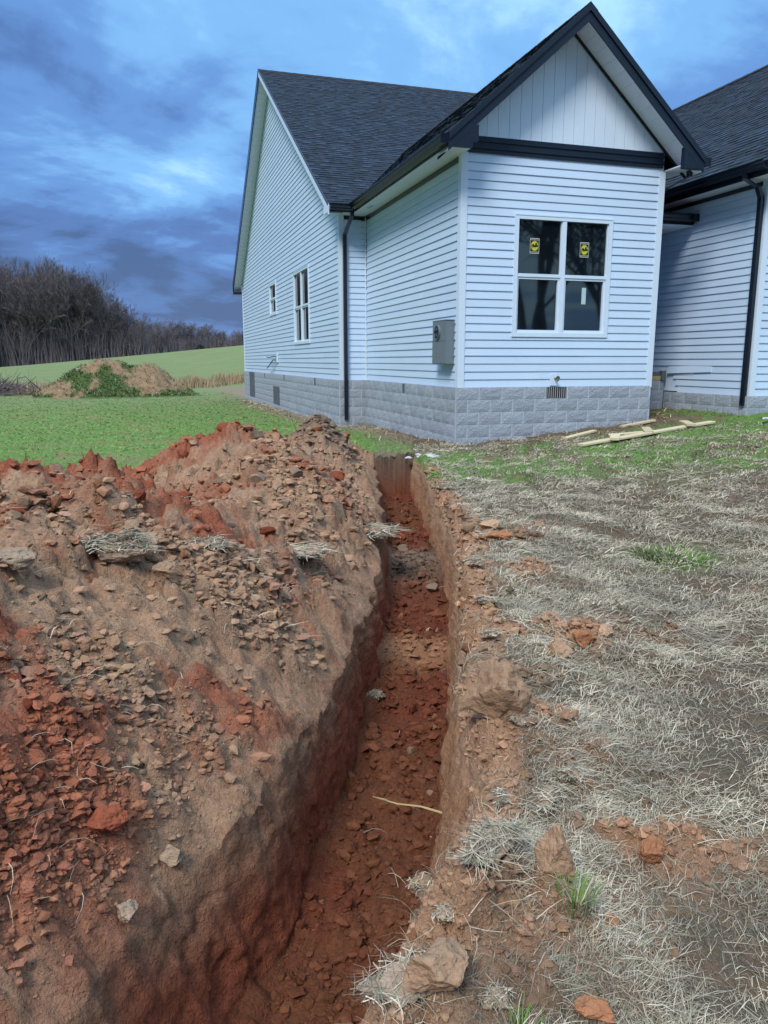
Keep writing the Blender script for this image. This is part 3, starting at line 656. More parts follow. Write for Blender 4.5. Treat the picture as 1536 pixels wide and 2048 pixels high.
slab('roof_back', [(XO, YR, ZR), (XEND, YR, ZR), (XEND, 2*YR-EY, ZE), (XO, 2*YR-EY, ZE)], .03, M['deck'], house)
shingles(mroof, (XO, EY, ZE), (1, 0, 0), sm, nm, lambda t: (-.02, 7.4), LM)
for i in range(22):                                               # ridge caps
    xa = XO+i*.36; MB().hexa([(xa, YR-.15, ZR-.085), (xa+.38, YR-.15, ZR-.085), (xa+.38, YR, ZR+.012), (xa, YR, ZR+.018)], [(xa, YR-.15, ZR-.075), (xa+.38, YR-.15, ZR-.075), (xa+.38, YR, ZR+.024), (xa, YR, ZR+.030)]).build('ridge_cap', M['deck'], mroof)
# rakes of the left gable: sky reflection on dark metal put into the near fascia's pale colour, far one black, white soffit beneath
def rake(parent, x0, x1, ya, za, yb, zb, drop, m_, name):
    lo = [(x0, ya, za-drop), (x1, ya, za-drop), (x1, yb, zb-drop), (x0, yb, zb-drop)]; hi = [(p_[0], p_[1], p_[2]+drop) for p_ in lo]
    return MB().hexa(lo, hi).build(name, m_, parent)
rake(mroof, XO-.022, XO-.001, EY-.05, ZE-.05, YR, ZR-.02, .17, M['trim'], 'fascia')
rake(mroof, XO-.030, XO-.023, EY-.03, ZE+.015, YR, ZR+.025, .06, M['black'], 'drip_edge')
yb2 = 2*YR-EY
MB().hexa([(XO-.03, YR, ZR-.30), (XO-.001, YR, ZR-.30), (XO-.001, yb2, ZE-.30), (XO-.03, yb2, ZE-.30)], [(XO-.03, YR, ZR+.035), (XO-.001, YR, ZR+.035), (XO-.001, yb2, ZE+.035), (XO-.03, yb2, ZE+.035)]).build('fascia', M['black'], mroof)
rake(mroof, XO+.001, XL-.022, EY+.02, ZE-.17, YR-.001, ZR-.165, .015, M['soffit'], 'soffit')
MB().hexa([(XO+.001, YR, ZR-.27), (XL-.022, YR, ZR-.27), (XL-.022, yb2, ZE-.27), (XO+.001, yb2, ZE-.27)], [(XO+.001, YR, ZR-.255), (XL-.022, YR, ZR-.255), (XL-.022, yb2, ZE-.255), (XO+.001, yb2, ZE-.255)]).build('soffit', M['soffit'], mroof)
for k in range(44):                                               # joints of the soffit panels
    y = YR+.2+k*.2
    if y > yb2-.1: break
    z = zmain(y)-.272; MB().box(XO+.01, XL-.03, y-.004, y+.004, z-.004, z+.006).build('soffit_rib', M['trim'], mroof)
MB().box(XO-.02, XL-.02, yb2-.30, yb2+.02, ZE-.42, ZE-.305).build('eave_return', M['black'], mroof)
# front eave stub of the main roof: boxed end, soffit, gutter
MB().box(XO-.021, XO+.02, EY-.02, Y1-.03, 3.50, 3.66).build('eave_return', M['trim'], mroof)
MB().box(XO+.0205, -.045, EY, Y1-.03, 3.522, 3.54).build('soffit', M['soffit'], mroof)
MB().box(XO+.0205, -.45, EY-.022, EY-.001, 3.51, 3.68).build('fascia', M['black'], mroof)
def gutter(parent, p0, p1, out_, m_=None):
    """K-style gutter: flat back, ogee front with a rolled lip"""
    o = Vector(out_); U = Vector((0, 0, 1))
    prof = [(.0, .125), (.0, .0), (.065, .0), (.085, .03), (.088, .055), (.110, .085), (.116, .115), (.128, .118), (.128, .132), (.108, .132), (.104, .09), (.078, .055), (.074, .035), (.06, .012), (.010, .012), (.010, .125)]
    P = [o*a+U*b for a, b in prof]; d = Vector(p1)-Vector(p0)
    if d.cross(U).dot(o) > 0: P = P[::-1]
    g = MB().prism(P, p0, p1)
    return g.build('gutter', m_ or M['black'], parent)
gutter(mroof, (XO+.0, EY-.024, 3.525), (-.44, EY-.024, 3.525), (0, -1, 0))
for sx in (XO, -.447): MB().box(sx, sx+.006, EY-.152, EY-.024, 3.525, 3.66).build('gutter_end_cap', M['black'], mroof)
# gable roof of the projecting room
groof = empty('roof', (0, 0, 0), house)
cg = 1/math.sqrt(1+PG*PG); HW = GC+.42; ZGE = GA-PG*HW; LG = HW/cg; YB = EY+(GA-ZE)/PM
for sgn in (-1, 1):
    ex_ = GC+sgn*HW
    P = [(ex_, -GOV, ZGE), (GC, -GOV, GA), (GC, YB+.1, GA), (ex_, EY+.1, ZGE)]
    if sgn > 0: P = P[::-1]
    slab('roof_deck', P if sgn < 0 else P, .025, M['deck'], groof)
    # tabs run along y
    sv = Vector((-sgn*cg, 0, PG*cg)); nv = Vector((sgn*PG*cg, 0, cg))
    lim = lambda t: (-.03, (EY+max(0, (ZGE+t*PG*cg-ZE))/PM)+GOV+.06)
    if sgn < 0: shingles(groof, (ex_, -GOV, ZGE), (0, 1, 0), sv, nv, lim, LG, .8)
    else:
        o_sh = shingles(groof, (ex_, -GOV, ZGE), (0, 1, 0), sv, nv, lim, LG, .8)
        o_sh.data.flip_normals()
    # rake fascia at the front: broad navy board with a thinner shadow board, and soffit behind
    def rk(y0, y1, top, bot, m_, name, s_in=0.0):
        xa, za = ex_, ZGE; xb, zb = GC, GA
        lo = [(xa, y0, za-bot), (xb, y0, zb-bot), (xb, y1, zb-bot), (xa, y1, za-bot)]; hi = [(xa, y0, za-top), (xb, y0, zb-top), (xb, y1, zb-top), (xa, y1, za-top)]
        if sgn > 0: lo, hi = [lo[i] for i in (1, 0, 3, 2)], [hi[i] for i in (1, 0, 3, 2)]
        MB().hexa(lo, hi).build(name, m_, groof)
    rk(-GOV-.022, -GOV-.001, -.012, .235, M['fascia'], 'fascia')
    rk(-GOV-.044, -GOV-.0225, -.020, .085, M['fascia'], 'shingle_mould')
    rk(-GOV, -.022, .20, .215, M['soffit'], 'soffit')
    rk(-.050, -.0225, .2155, .262, M['black'], 'rake_trim')
    # panel joints of the rake soffit
    for k in range(1, 13):
        f = k/13; x = ex_+(GC-ex_)*f; z = ZGE+(GA-ZGE)*f-.216
        MB().box(x-.003, x+.003, -GOV+.01, -.055, z-.004, z+.004).build('soffit_rib', M['trim'], groof)
    # boxed eave return at the corner
    xa, xb = (ex_, .075) if sgn < 0 else (W_-.0, ex_)
    zt = ZGE+.02
    if sgn < 0: pts = [(ex_-.005, 3.48), (.10, 3.48), (.10, 3.80), (.02, 3.80), (ex_-.005, zt-.1)]
    else: pts = [(W_-.02, 3.45), (ex_+.005, 3.45), (ex_+.005, zt-.1), (W_+.02, 3.80), (W_-.02, 3.80)]
    if sgn < 0: pts[0] = (ex_-.005, 3.50); pts[1] = (.055, 3.58); pts = [(ex_-.005, 3.508), (-.035, 3.508), (-.034, 3.60), (.055, 3.60), (.055, 3.83), (ex_-.005, 3.60)]
    else: pts = [(W_+.032, 3.475), (ex_+.005, 3.475), (ex_+.005, 3.60), (W_+.032, 3.87)]
    mb = MB(); mb.prism([Vector((a, 0, b)) for a, b in pts], (0, -GOV-.020, 0), (0, -GOV+.06, 0)); mb.build('eave_return', M['fascia'], groof)
    # level soffit along the side
    if sgn < 0: MB().box(ex_+.02, -.022, -GOV+.0605, EY-.005, 3.518, 3.536).build('soffit', M['soffit'], groof); MB().box(ex_-.001, ex_+.0195, -GOV+.0605, EY-.14, 3.51, 3.645).build('fascia', M['black'], groof)
    else: MB().box(W_+.022, ex_-.02, -GOV+.0605, 5, 3.518, 3.536).build('soffit', M['soffit'], groof); MB().box(ex_-.0195, ex_+.001, -GOV+.0605, 5, 3.51, 3.645).build('fascia', M['black'], groof)
    gx = ex_+sgn*.002
    gutter(groof, (gx, -GOV-.02, 3.53), (gx, EY-.16 if sgn < 0 else 4.8, 3.53), (sgn, 0, 0))
    MB().box(min(gx, gx+sgn*.128), max(gx, gx+sgn*.128), -GOV-.027, -GOV-.0205, 3.53, 3.665).build('gutter_end_cap', M['black'], groof)
for k in range(26):
    ya = -GOV-.03+k*.34
    MB().hexa([(GC-.13, ya, GA-.085), (GC-.13, ya+.36, GA-.09), (GC, ya+.36, GA+.016), (GC, ya, GA+.022)], [(GC-.13, ya, GA-.072), (GC-.13, ya+.36, GA-.08), (GC, ya+.36, GA+.03), (GC, ya, GA+.036)]).build('ridge_cap', M['deck'], groof)
    MB().hexa([(GC, ya, GA+.022), (GC, ya+.36, GA+.016), (GC+.13, ya+.36, GA-.09), (GC+.13, ya, GA-.085)], [(GC, ya, GA+.036), (GC, ya+.36, GA+.03), (GC+.13, ya+.36, GA-.08), (GC+.13, ya, GA-.072)]).build('ridge_cap', M['deck'], groof)
# two small round soffit lights
for dy in (4.35, 4.15):
    MB().tube([(-.24, dy, 3.5175), (-.24, dy, 3.508)], .045, 14).build('soffit_light', M['steel'], groof)
# wing roof
XR, ZW, PW = 10.0, 3.50, .735; XWE = X1-.40; ZWR = ZW+PW*(XR-XWE); cw_ = 1/math.sqrt(1+PW*PW)
wroof = slab('roof', [(XWE, YF-.4, ZW), (XR, YF-.4, ZWR), (XR, 16, ZWR), (XWE, 16, ZW)], .03, M['deck'], house)
slab('roof_back', [(XR, YF-.4, ZWR), (2*XR-XWE, YF-.4, ZW), (2*XR-XWE, 16, ZW), (XR, 16, ZWR)], .03, M['deck'], house)
o_sh = shingles(wroof, (XWE, YF-.4, ZW), (0, 1, 0), (cw_, 0, PW*cw_), (-PW*cw_, 0, cw_), lambda t: (0, 11.5), (XR-XWE)/cw_, .95)
o_sh.data.flip_normals()
for o_f in (bpy.data.objects.get('shingles.001'),): pass
for k in range(36):
    ya = YF-.4+k*.34
    MB().hexa([(XR-.14, ya, ZWR-.075), (XR-.14, ya+.36, ZWR-.08), (XR, ya+.36, ZWR+.016), (XR, ya, ZWR+.022)], [(XR-.14, ya, ZWR-.062), (XR-.14, ya+.36, ZWR-.07), (XR, ya+.36, ZWR+.03), (XR, ya, ZWR+.036)]).build('ridge_cap', M['deck'], wroof)
MB().box(XWE+.02, X1-.022, YF-.38, 9, 3.312, 3.33).build('soffit', M['soffit'], wroof)
MB().box(XWE, XWE+.0195, YF-.4, 9, 3.30, 3.49).build('fascia', M['black'], wroof)
gutter(wroof, (XWE-.002, YF-.4, 3.375), (XWE-.002, 9, 3.375), (-1, 0, 0))
# porch roof between the room and the wing
proof = slab('porch_roof', [(W_+.03, .93, 3.06), (X1-.03, .93, 3.06), (X1-.03, 4.5, 3.35), (W_+.03, 4.5, 3.35)], .04, M['deck'], house)
MB().box(W_+.03, X1-.03, .905, .929, 2.90, 3.07).build('fascia', M['black'], proof)
gutter(proof, (W_+.03, .903, 2.93), (X1-.035, .903, 2.93), (0, -1, 0))
MB().box(X1-.16, X1-.035, .76, .774, 2.93, 3.06).build('gutter_end_cap', M['black'], proof)
MB().box(W_+.03, X1-.03, .93, 4.4, 2.865, 2.885).build('soffit', M['soffit'], proof)
MB().box(W_+.03, X1-.4, 1.36, 1.5, 2.79, 2.86).build('frieze_board', M['black'], proof)
pbm = MB().box(W_+.03, X1-.38, 1.38, 1.50, 2.56, 2.785).build('porch_beam', M['trim'], proof)
for k in range(5): MB().box(W_+.1+.2*k, W_+.106+.2*k, 1.374, 1.379, 2.57, 2.78).build('beam_joint', M['vent'], pbm)
# porch floor edge left unfinished
MB().box(W_+.06, X1-.10, 1.40, 1.44, .055, .135).build('rim_board', M['rawwood'], house)
MB().box(W_+.06, X1-.16, 1.405, 1.445, .14, .215).build('porch_floor_edge', M['panel'], house)
MB().box(X1-.155, X1-.06, 1.36, 1.45, .055, .235).build('porch_stud', M['panel'], house)
MB().box(W_+.06, X1-.06, 1.45, 6, .02, .20).build('porch_floor', M['mortar'], house)
# downspouts
def downspout(pts, sec=(.038, .028), elbows=True):
    mb = MB(); b = 0; rings = []
    for i, p_ in enumerate(pts):
        p_ = Vector(p_); q = [(-sec[0], -sec[1]), (sec[0], -sec[1]), (sec[0], sec[1]), (-sec[0], sec[1])]
        rings.append([(p_.x+a, p_.y+c, p_.z) for a, c in q])
    for r0, r1 in zip(rings[:-1], rings[1:]): mb.hexa(r1, r0)
    return mb.build('downspout', M['black'], house)
downspout([(-.46, EY-.07, 3.53), (-.46, EY-.07, 3.42), (-.50, EY+.05, 3.30), (-.52, Y1-.09, 3.10), (-.52, Y1-.075, 2.9), (-.52, Y1-.075, -.88)], (.040, .032))
downspout([(XWE-.05, YF+.02, 3.40), (XWE-.05, YF+.02, 3.30), (X1-.16, YF+.05, 3.20), (X1-.075, YF+.06, 3.05), (X1-.07, YF+.06, 2.9), (X1-.07, YF+.06, -.33)], (.034, .042))
downspout([(W_+.36, -.20, 3.53), (W_+.36, -.20, 3.42), (W_+.14, .06, 3.28), (W_+.062, .10, 3.2), (W_+.062, .10, -.50)], (.030, .042))

# ------------------------------------------------------------------ things fixed to the house
box = tag(empty('meter_box', (-.02, .46, .38)), 'grey electric meter box with empty round socket on the white side wall', 'meter box')
b_ = MB().box(-.135, -.001, -.30, .30, .0, .69); 
o = b_.build('box_body', M['grey'], box)
MB().box(-.150, -.1352, -.295, .295, .005, .36).build('lower_cover', M['grey'], box)
MB().box(-.147, -.1352, -.295, .295, .366, .685).build('upper_cover', M['grey'], box)
MB().box(-.150, .0, -.31, .31, .6905, .70).build('drip_cap', M['grey'], box)
ring = MB(); pr = [(-.148-.03*(1 if i % 2 else 0), .02+.135*math.cos(a), .50+.135*math.sin(a)) for i, a in enumerate([0])]
ring.tube([(-.1475, .05, .51), (-.175, .05, .51)], .118, 28).build('socket_ring', M['grey'], box)
sk = MB().tube([(-.1755, .05, .51), (-.178, .05, .51)], .100, 24).build('socket', M['socket'], box)
for dz, dy in ((.05, -.03), (.05, .05), (-.045, -.03), (-.045, .05)): MB().box(-.190, -.1785, .05+dy-.01, .05+dy+.01, .51+dz-.022, .51+dz+.022).build('terminal', M['steel'], sk)
MB().tube([(-.08, -.08, -.001), (-.08, -.08, -.03)], .022, 10).build('hub', M['steel'], box)
sp = tag(empty('hose_spigot', (1.72, -.02, .10)), 'small brass hose spigot on a white mounting plate above the foundation vent', 'spigot')
MB().box(-.075, .055, -.022, .0, -.08, .10).build('mounting_plate', M['trim'], sp)
MB().tube([(.01, -.022, .035), (.01, -.10, .03), (.01, -.125, .0)], .017, 8).build('spout', M['brass'], sp)
MB().tube([(.01, -.115, .045), (.01, -.122, .045)], .036, 12).build('handle', M['brass'], sp)
cb = tag(empty('cable_outlet', (XL-.02, 13.9, .50)), 'loose grey cables sticking out of a white outlet block on the left wall', 'cable outlet')
MB().box(-.035, 0, -.13, .13, -.12, .16).build('outlet_block', M['trim'], cb)
for dz, e in ((.07, .06), (-.04, -.32)):
    MB().tube([(-.035, .05, dz), (-.10, .3, dz), (-.14, .8, (dz+e)/2-.02), (-.12, 1.5, e)], .018, 6).build('cable', M['cable'], cb)

# ------------------------------------------------------------------ lumber on the grass
def board(x0, y0, x1, y1, w, t, lift, label):
    p0, p1 = Vector((x0, y0, 0)), Vector((x1, y1, 0)); Lb = (p1-p0).length; c = (p0+p1)/2
    z0, z1 = ground_z(x0, y0), ground_z(x1, y1)
    me = MB(); h = .006
    prof = [Vector((0, -w/2+h, 0)), Vector((0, w/2-h, 0)), Vector((0, w/2, h)), Vector((0, w/2, t-h)), Vector((0, w/2-h, t)), Vector((0, -w/2+h, t)), Vector((0, -w/2, t-h)), Vector((0, -w/2, h))]
    me.prism(prof, (-Lb/2, 0, 0), (Lb/2, 0, 0))
    o = me.build('plank', M['lumber']); o.location = (c.x, c.y, (z0+z1)/2+.004+lift)
    o.rotation_euler = (0, -math.atan2(z1-z0, Lb), math.atan2(y1-y0, x1-x0)); return tag(o, label, 'plank', 'planks lying on the grass by the house')
LB = [(1.55, -.75, 2.30, -.42, .10, .036, 0.0, 'short pale pine plank nearest the block wall, leftmost of the lumber'),
      (1.30, -1.62, 4.02, -1.18, .14, .036, 0.0, 'longest pine plank lying flat under the three crossing offcuts'),
      (1.86, -1.66, 2.10, -1.32, .14, .036, .037, 'small square pine offcut resting on the left end of the long plank'),
      (2.20, -.98, 2.95, -1.28, .12, .036, .0, 'pine plank lying diagonally between the small offcut and the wall'),
      (2.62, -1.45, 2.86, -1.02, .14, .036, .037, 'middle pine offcut crossing the long plank'),
      (2.85, -.36, 3.55, -.30, .10, .036, 0.0, 'pine plank furthest back, beside the foundation near its right corner'),
      (3.42, -1.42, 3.66, -.92, .14, .036, .037, 'pine offcut crossing the right end of the long plank')]
for q in LB: board(*q)

# ------------------------------------------------------------------ clods
def ico(sub_):
    import bmesh
    bm = bmesh.new(); bmesh.ops.create_icosphere(bm, subdivisions=sub_, radius=1); bm.verts.ensure_lookup_table()
    V = np.array([v.co[:] for v in bm.verts]); F = np.array([[v.index for v in f.verts] for f in bm.faces]); bm.free(); return V, F
def clod_shape(sub_, seed, planes=9, ns=.10):
    r = np.random.default_rng(seed); V, F = ico(sub_); V = V*np.array([1, r.uniform(.7, .95), r.uniform(.55, .8)])
    for _ in range(planes):
        n = r.normal(size=3); n /= np.linalg.norm(n); d = r.uniform(.34, .66); k = V@n; V = V-np.outer(np.clip(k-d, 0, None), n)
    q = V*2.2+seed*3.1; V = V*(1+ns*fbm(q[:, 0], q[:, 1], q[:, 2], 3, .6))[:, None]
    q = V*7+seed; V = V*(1+.35*ns*perlin(q[:, 0], q[:, 1], q[:, 2]))[:, None]
    return V, F
CV = [clod_shape(4, s, 12, .17) for s in range(4)]
CM = [clod_shape(2, 10+s, 8, .2) for s in range(8)]
CS = [clod_shape(1, 30+s, 5, .25) for s in range(8)]
def mesh_of(name, V, F, m_):
    me = bpy.data.meshes.new(name); me.from_pydata(V.tolist(), [], F.tolist()); me.materials.append(m_); me.polygons.foreach_set('use_smooth', [False]*len(F))
    return me
def big_clod(x, y, size, m_, label, rot=0, var=0, sink=.25, tilt=0, z=None, name='dirt_clod', cat='clod', group=None):
    V, F = CV[var]; V = V*np.array(size); o = link(name, mesh_of(name, V, F, m_)); zz_ = ground_z(x, y) if z is None else z
    o.location = (x, y, zz_+size[2]*(.62-sink)); o.rotation_euler = (tilt, 0, rot); return tag(o, label, cat, group)
BIG = [(-3.67, -9.16, (.115, .15, .23), 'clod_tan', 'tallest tan block of cut earth standing on the right lip of the trench', .4, 0, .42, .05),
 (-3.90, -10.02, (.065, .075, .10), 'clod_tan', 'upright brown clod with a smooth face right of the straw tuft at the lip', .9, 1, .1, .1),
 (-4.29, -10.22, (.105, .085, .07), 'clod_tan', 'large angular tan clod at the bottom edge of the picture beside the lip', .2, 2, .1, 0),
 (-3.53, -9.93, (.055, .05, .06), 'clod_orange', 'lone red brown clod sitting on flattened straw right of the trench', 1.2, 3, .05, 0),
 (-5.03, -9.42, (.075, .06, .06), 'clod_red', 'biggest bright red clod in the foreground on the left bank', .5, 0, .1, .3),
 (-4.84, -9.36, (.065, .05, .04), 'clod_grey', 'flat pale tan clod above the bright red clods of the left bank', 2.1, 1, .05, 0),
 (-4.97, -9.58, (.045, .05, .045), 'clod_grey', 'pale brown clod just below the biggest red clod', .1, 2, .1, 0),
 (-4.80, -8.32, (.085, .06, .06), 'clod_tan', 'rounded brown clod beside the straw clump on the left slope', 1.0, 3, .15, 0),
 (-5.36, -8.60, (.11, .09, .075), 'clod_grey', 'grey brown clod at the left picture edge halfway up the slope', .3, 0, .15, 0),
 (-2.98, -8.42, (.10, .085, .065), 'clod_tan', 'left clod of the cracked sod lumps right of the trench', .0, 1, .2, 0),
 (-2.78, -8.36, (.09, .09, .07), 'clod_orange', 'orange topped middle clod of the cracked sod lumps right of the trench', 1.1, 2, .15, 0),
 (-2.60, -8.28, (.075, .08, .06), 'clod_tan', 'right clod of the cracked sod lumps right of the trench', 2.0, 3, .2, 0),
 (-3.80, -10.13, (.035, .025, .022), 'clod_orange', 'small reddish clod right of the bright green grass tuft', .5, 1, .05, 0),
 (-3.98, -10.34, (.06, .05, .035), 'clod_orange', 'rusty brown clod at the bottom edge right of the large angular clod', 2.5, 2, .1, 0),
 (-2.02, -5.62, (.16, .10, .07), 'clod_tan', 'tan slab of sod on the right lip near the far end', .6, 3, .2, 0),
 (-2.18, -6.05, (.15, .10, .07), 'clod_orange', 'orange tan sod lump on the right lip below the tan slab', .2, 0, .2, 0)]
for x, y, s, m_, lab, r_, va, sk_, ti in BIG: big_clod(x, y, s, M[m_], lab, r_, va, sk_, ti)
# the rest of the clods that can be told apart
clod_w = np.where(left, sst(.3, .8, cover)*gate, 0)*(AA > 1.0)*(AA < 11)*(t_left < 3.4)*sst(.1, .4, t_left)+soilR*1.0*(AA > 1.1)*(AA < 9)*(t_right < 1.3)*.9
clod_w = clod_w/np.clip(dist, 1.2, None)**1.1
inwall = ((idx > iLL)&(idx < iRL)); clod_w = np.where(inwall, 0, clod_w)
floor_w = np.where((idx > iF0+2)&(idx < iF1-3)&(AA > 1)&(AA < 10.8), 1, 0)/np.clip(dist, 1.2, None)
cm_mesh = {}
for key in ('clod_tan', 'clod_grey', 'clod_red', 'clod_orange'):
    cm_mesh[key] = [mesh_of('dirt_clod', V, F, M[key]) for V, F in CM]
P, I = pick(clod_w, 235); Pf, If = pick(floor_w, 40)
RF = redm.ravel(); LEFTF = left.ravel()
FW = {'clod_red': 'red', 'clod_tan': 'tan', 'clod_grey': 'grey brown', 'clod_orange': 'orange brown'}
def clod_obj(p_, i_, where, key, sz):
    o = link('dirt_clod', random.choice(cm_mesh[key])); s = sz*np.array([1, random.uniform(.8, 1.1), random.uniform(.75, 1.1)])
    o.location = (p_[0], p_[1], p_[2]+s[2]*.22); o.scale = s.tolist(); o.rotation_euler = (random.uniform(-.5, .5), random.uniform(-.5, .5), random.uniform(0, 6.28))
    tag(o, '%s earth clod among many alike %s' % (FW[key], where), 'clod', 'loose %s clods %s' % (FW[key], where))
for p_, i_ in zip(P, I):
    d_ = np.linalg.norm(p_-CAM); sz = d_*random.uniform(.0065, .0135)*(1.0 if random.random() < .85 else 1.4)
    if LEFTF[i_]: key = 'clod_red' if RF[i_] > .5 else random.choice(('clod_tan', 'clod_grey', 'clod_tan', 'clod_grey', 'clod_orange')); wh = 'on the left spoil bank'
    else: key = random.choice(('clod_tan', 'clod_orange', 'clod_tan')); wh = 'on the right trench edge'
    clod_obj(p_, i_, wh, key, min(sz, .10))
for p_, i_ in zip(Pf, If):
    d_ = np.linalg.norm(p_-CAM); key = 'clod_grey' if abs(FA[i_]-7.1) < .9 else random.choice(('clod_red', 'clod_orange', 'clod_tan'))
    clod_obj(p_, i_, 'on the trench floor', key, min(d_*random.uniform(.006, .010), .11)*(1.3 if abs(FA[i_]-7.1) < .9 else .8))
# crumbs, too many to count
def crumbs(name, weight, n, smin, smax, shapes, colf, label):
    P, I = pick(weight, n); k = rng.integers(0, len(shapes), n); Vs, Fs, Cs, off = [], [], [], 0
    sz = smin*(smax/smin)**(rng.random(n)**2.8)*np.clip(np.linalg.norm(P-CAM, axis=1)/3.0, .75, 2.2); ang = rng.random(n)*6.283; c, s = np.cos(ang), np.sin(ang); cc = colf(I, n)
    for q in range(len(shapes)):
        m_ = np.nonzero(k == q)[0]; V, F = shapes[q]; nv = len(V); sq = sz[m_][:, None]
        st = rng.uniform(.65, 1.3, (len(m_), 3))*np.array([1, 1, .75]); vx = V[None, :, 0]*st[:, :1]; vy = V[None, :, 1]*st[:, 1:2]; vz = V[None, :, 2]*st[:, 2:]
        X_ = (vx*c[m_][:, None]-vy*s[m_][:, None])*sq+P[m_, 0][:, None]; Y_ = (vx*s[m_][:, None]+vy*c[m_][:, None])*sq+P[m_, 1][:, None]; Z_ = vz*sq+P[m_, 2][:, None]+.2*sq
        Vs.append(np.stack([X_, Y_, Z_], -1).reshape(-1, 3)); Fs.append((F[None]+(np.arange(len(m_))*nv)[:, None, None]+off).reshape(-1, 3)); off += len(m_)*nv
        Cs.append(np.repeat(cc[m_], nv, 0))
    return tag(npmesh(name, np.concatenate(Vs), np.concatenate(Fs), M['clod'], np.concatenate(Cs), smooth=False), label, 'crumbs', kind='stuff')
CF = C.reshape(-1, 3)
def colf(I, n): return np.clip(CF[I]*rng.uniform(.72, 1.14, (n, 1))*(1+.02*rng.normal(size=(n, 3))), .01, 1)
V0 = ico(1)
bare_l = np.where(left, sst(.3, .8, cover), 0)*(AA > .8)*(AA < 11.5)*(t_left < 3.6)/np.clip(dist, 1.2, None)**1.2*(.06+sst(-.15, .45, fbm(GX*1.7, GY*1.7, GX*0+31, 3))+2*np.exp(-((GX+2.66)/.4)**2-((GY+1.7)/.4)**2))*sst(.02, .3, t_left)
crumbs('soil_crumbs', bare_l, 24000, .005, .036, CS, colf, 'small earth crumbs scattered over the left spoil bank')
patch_r = (np.exp(-((AA-1.75)/.4)**2-((BB-.30)/.20)**2)+np.exp(-((AA-2.6)/.5)**2-((BB-.50)/.20)**2)+.8*np.exp(-((AA-3.9)/.4)**2-((BB-.8)/.35)**2)+.6*np.exp(-((AA-2.0)/.15)**2-((BB-.9)/.35)**2))*right*sst(.0, .1, t_right)
crumbs('soil_crumbs', patch_r, 2600, .007, .034, CM, colf, 'crumbled clods packed on the near right lip')
patch = np.exp(-((GX+5.2)/.42)**2-((GY+9.5)/.40)**2)+.7*np.exp(-((GX+5.35)/.5)**2-((GY+8.7)/.35)**2)+.5*np.exp(-((GX+4.7)/.45)**2-((GY+8.2)/.5)**2)
crumbs('soil_crumbs', bare_l*patch, 4200, .008, .040, CM, colf, 'crumbled clods packed on the near left bank')
crumbs('soil_crumbs', np.where(inwall, 0, soilR)*(AA > .9)*(AA < 10)/np.clip(dist, 1.2, None)**1.2, 6000, .005, .028, CS, colf, 'small earth crumbs along the right lip of the trench')
crumbs('soil_crumbs', floor_w, 4500, .006, .036, CS, colf, 'small earth crumbs covering the trench floor')

# ------------------------------------------------------------------ straw and grass
def blades(name, P, yaw, length, lift, width, cols, m_, label, cat, kind='stuff', curl=.6, segs=3, up=None, parent=None):
    n = len(P); T = np.linspace(0, 1, segs+1); V = np.zeros((n, segs+1, 2, 3)); 
    bend = rng.normal(0, curl, n); wob = rng.random(n)*6.28
    x = np.zeros(n); y = np.zeros(n); pos = [np.zeros((n, 2))]
    for k in range(segs):
        a = yaw+bend*(k/segs); x = x+np.cos(a)*length/segs; y = y+np.sin(a)*length/segs; pos.append(np.stack([x, y], -1))
    for k, t in enumerate(T):
        a = yaw+bend*min(k, segs-1)/segs; wx, wy = -np.sin(a), np.cos(a); wd = width*(1-.75*t)*.5
        h = lift*(4*t*(1-t)*.7+.3*t) if up is None else up*np.sin(t*1.35)/np.sin(1.35)
        for s_ in (0, 1):
            sg = 1 if s_ else -1
            V[:, k, s_, 0] = P[:, 0]+pos[k][:, 0]+sg*wx*wd; V[:, k, s_, 1] = P[:, 1]+pos[k][:, 1]+sg*wy*wd; V[:, k, s_, 2] = P[:, 2]+h+sg*wd*.35
    base = (np.arange(n)*(segs+1)*2)[:, None]; F = []
    for k in range(segs): F.append(np.concatenate([base+2*k, base+2*k+1, base+2*k+3, base+2*k+2], 1))
    F = np.stack(F, 1).reshape(-1, 4)
    o = npmesh(name, V.reshape(-1, 3), F, m_, np.repeat(cols, (segs+1)*2, 0), parent=parent)
    return tag(o, label, cat, kind=kind) if parent is None else tag(o, kind=kind)
def strawcol(n): 
    base = np.array([(.46, .40, .30), (.35, .31, .235), (.22, .195, .145), (.55, .50, .39), (.12, .10, .072), (.26, .275, .18)]); return base[rng.choice(6, n, p=[.2, .25, .2, .12, .13, .10])]*rng.uniform(.75, 1.2, (n, 1))
def grasscol(n, k=1.0):
    base = np.array([(.105, .205, .040), (.135, .245, .052), (.085, .170, .035), (.20, .23, .09)]); return base[rng.choice(4, n, p=[.35, .3, .25, .1])]*rng.uniform(.8, 1.2, (n, 1))*k
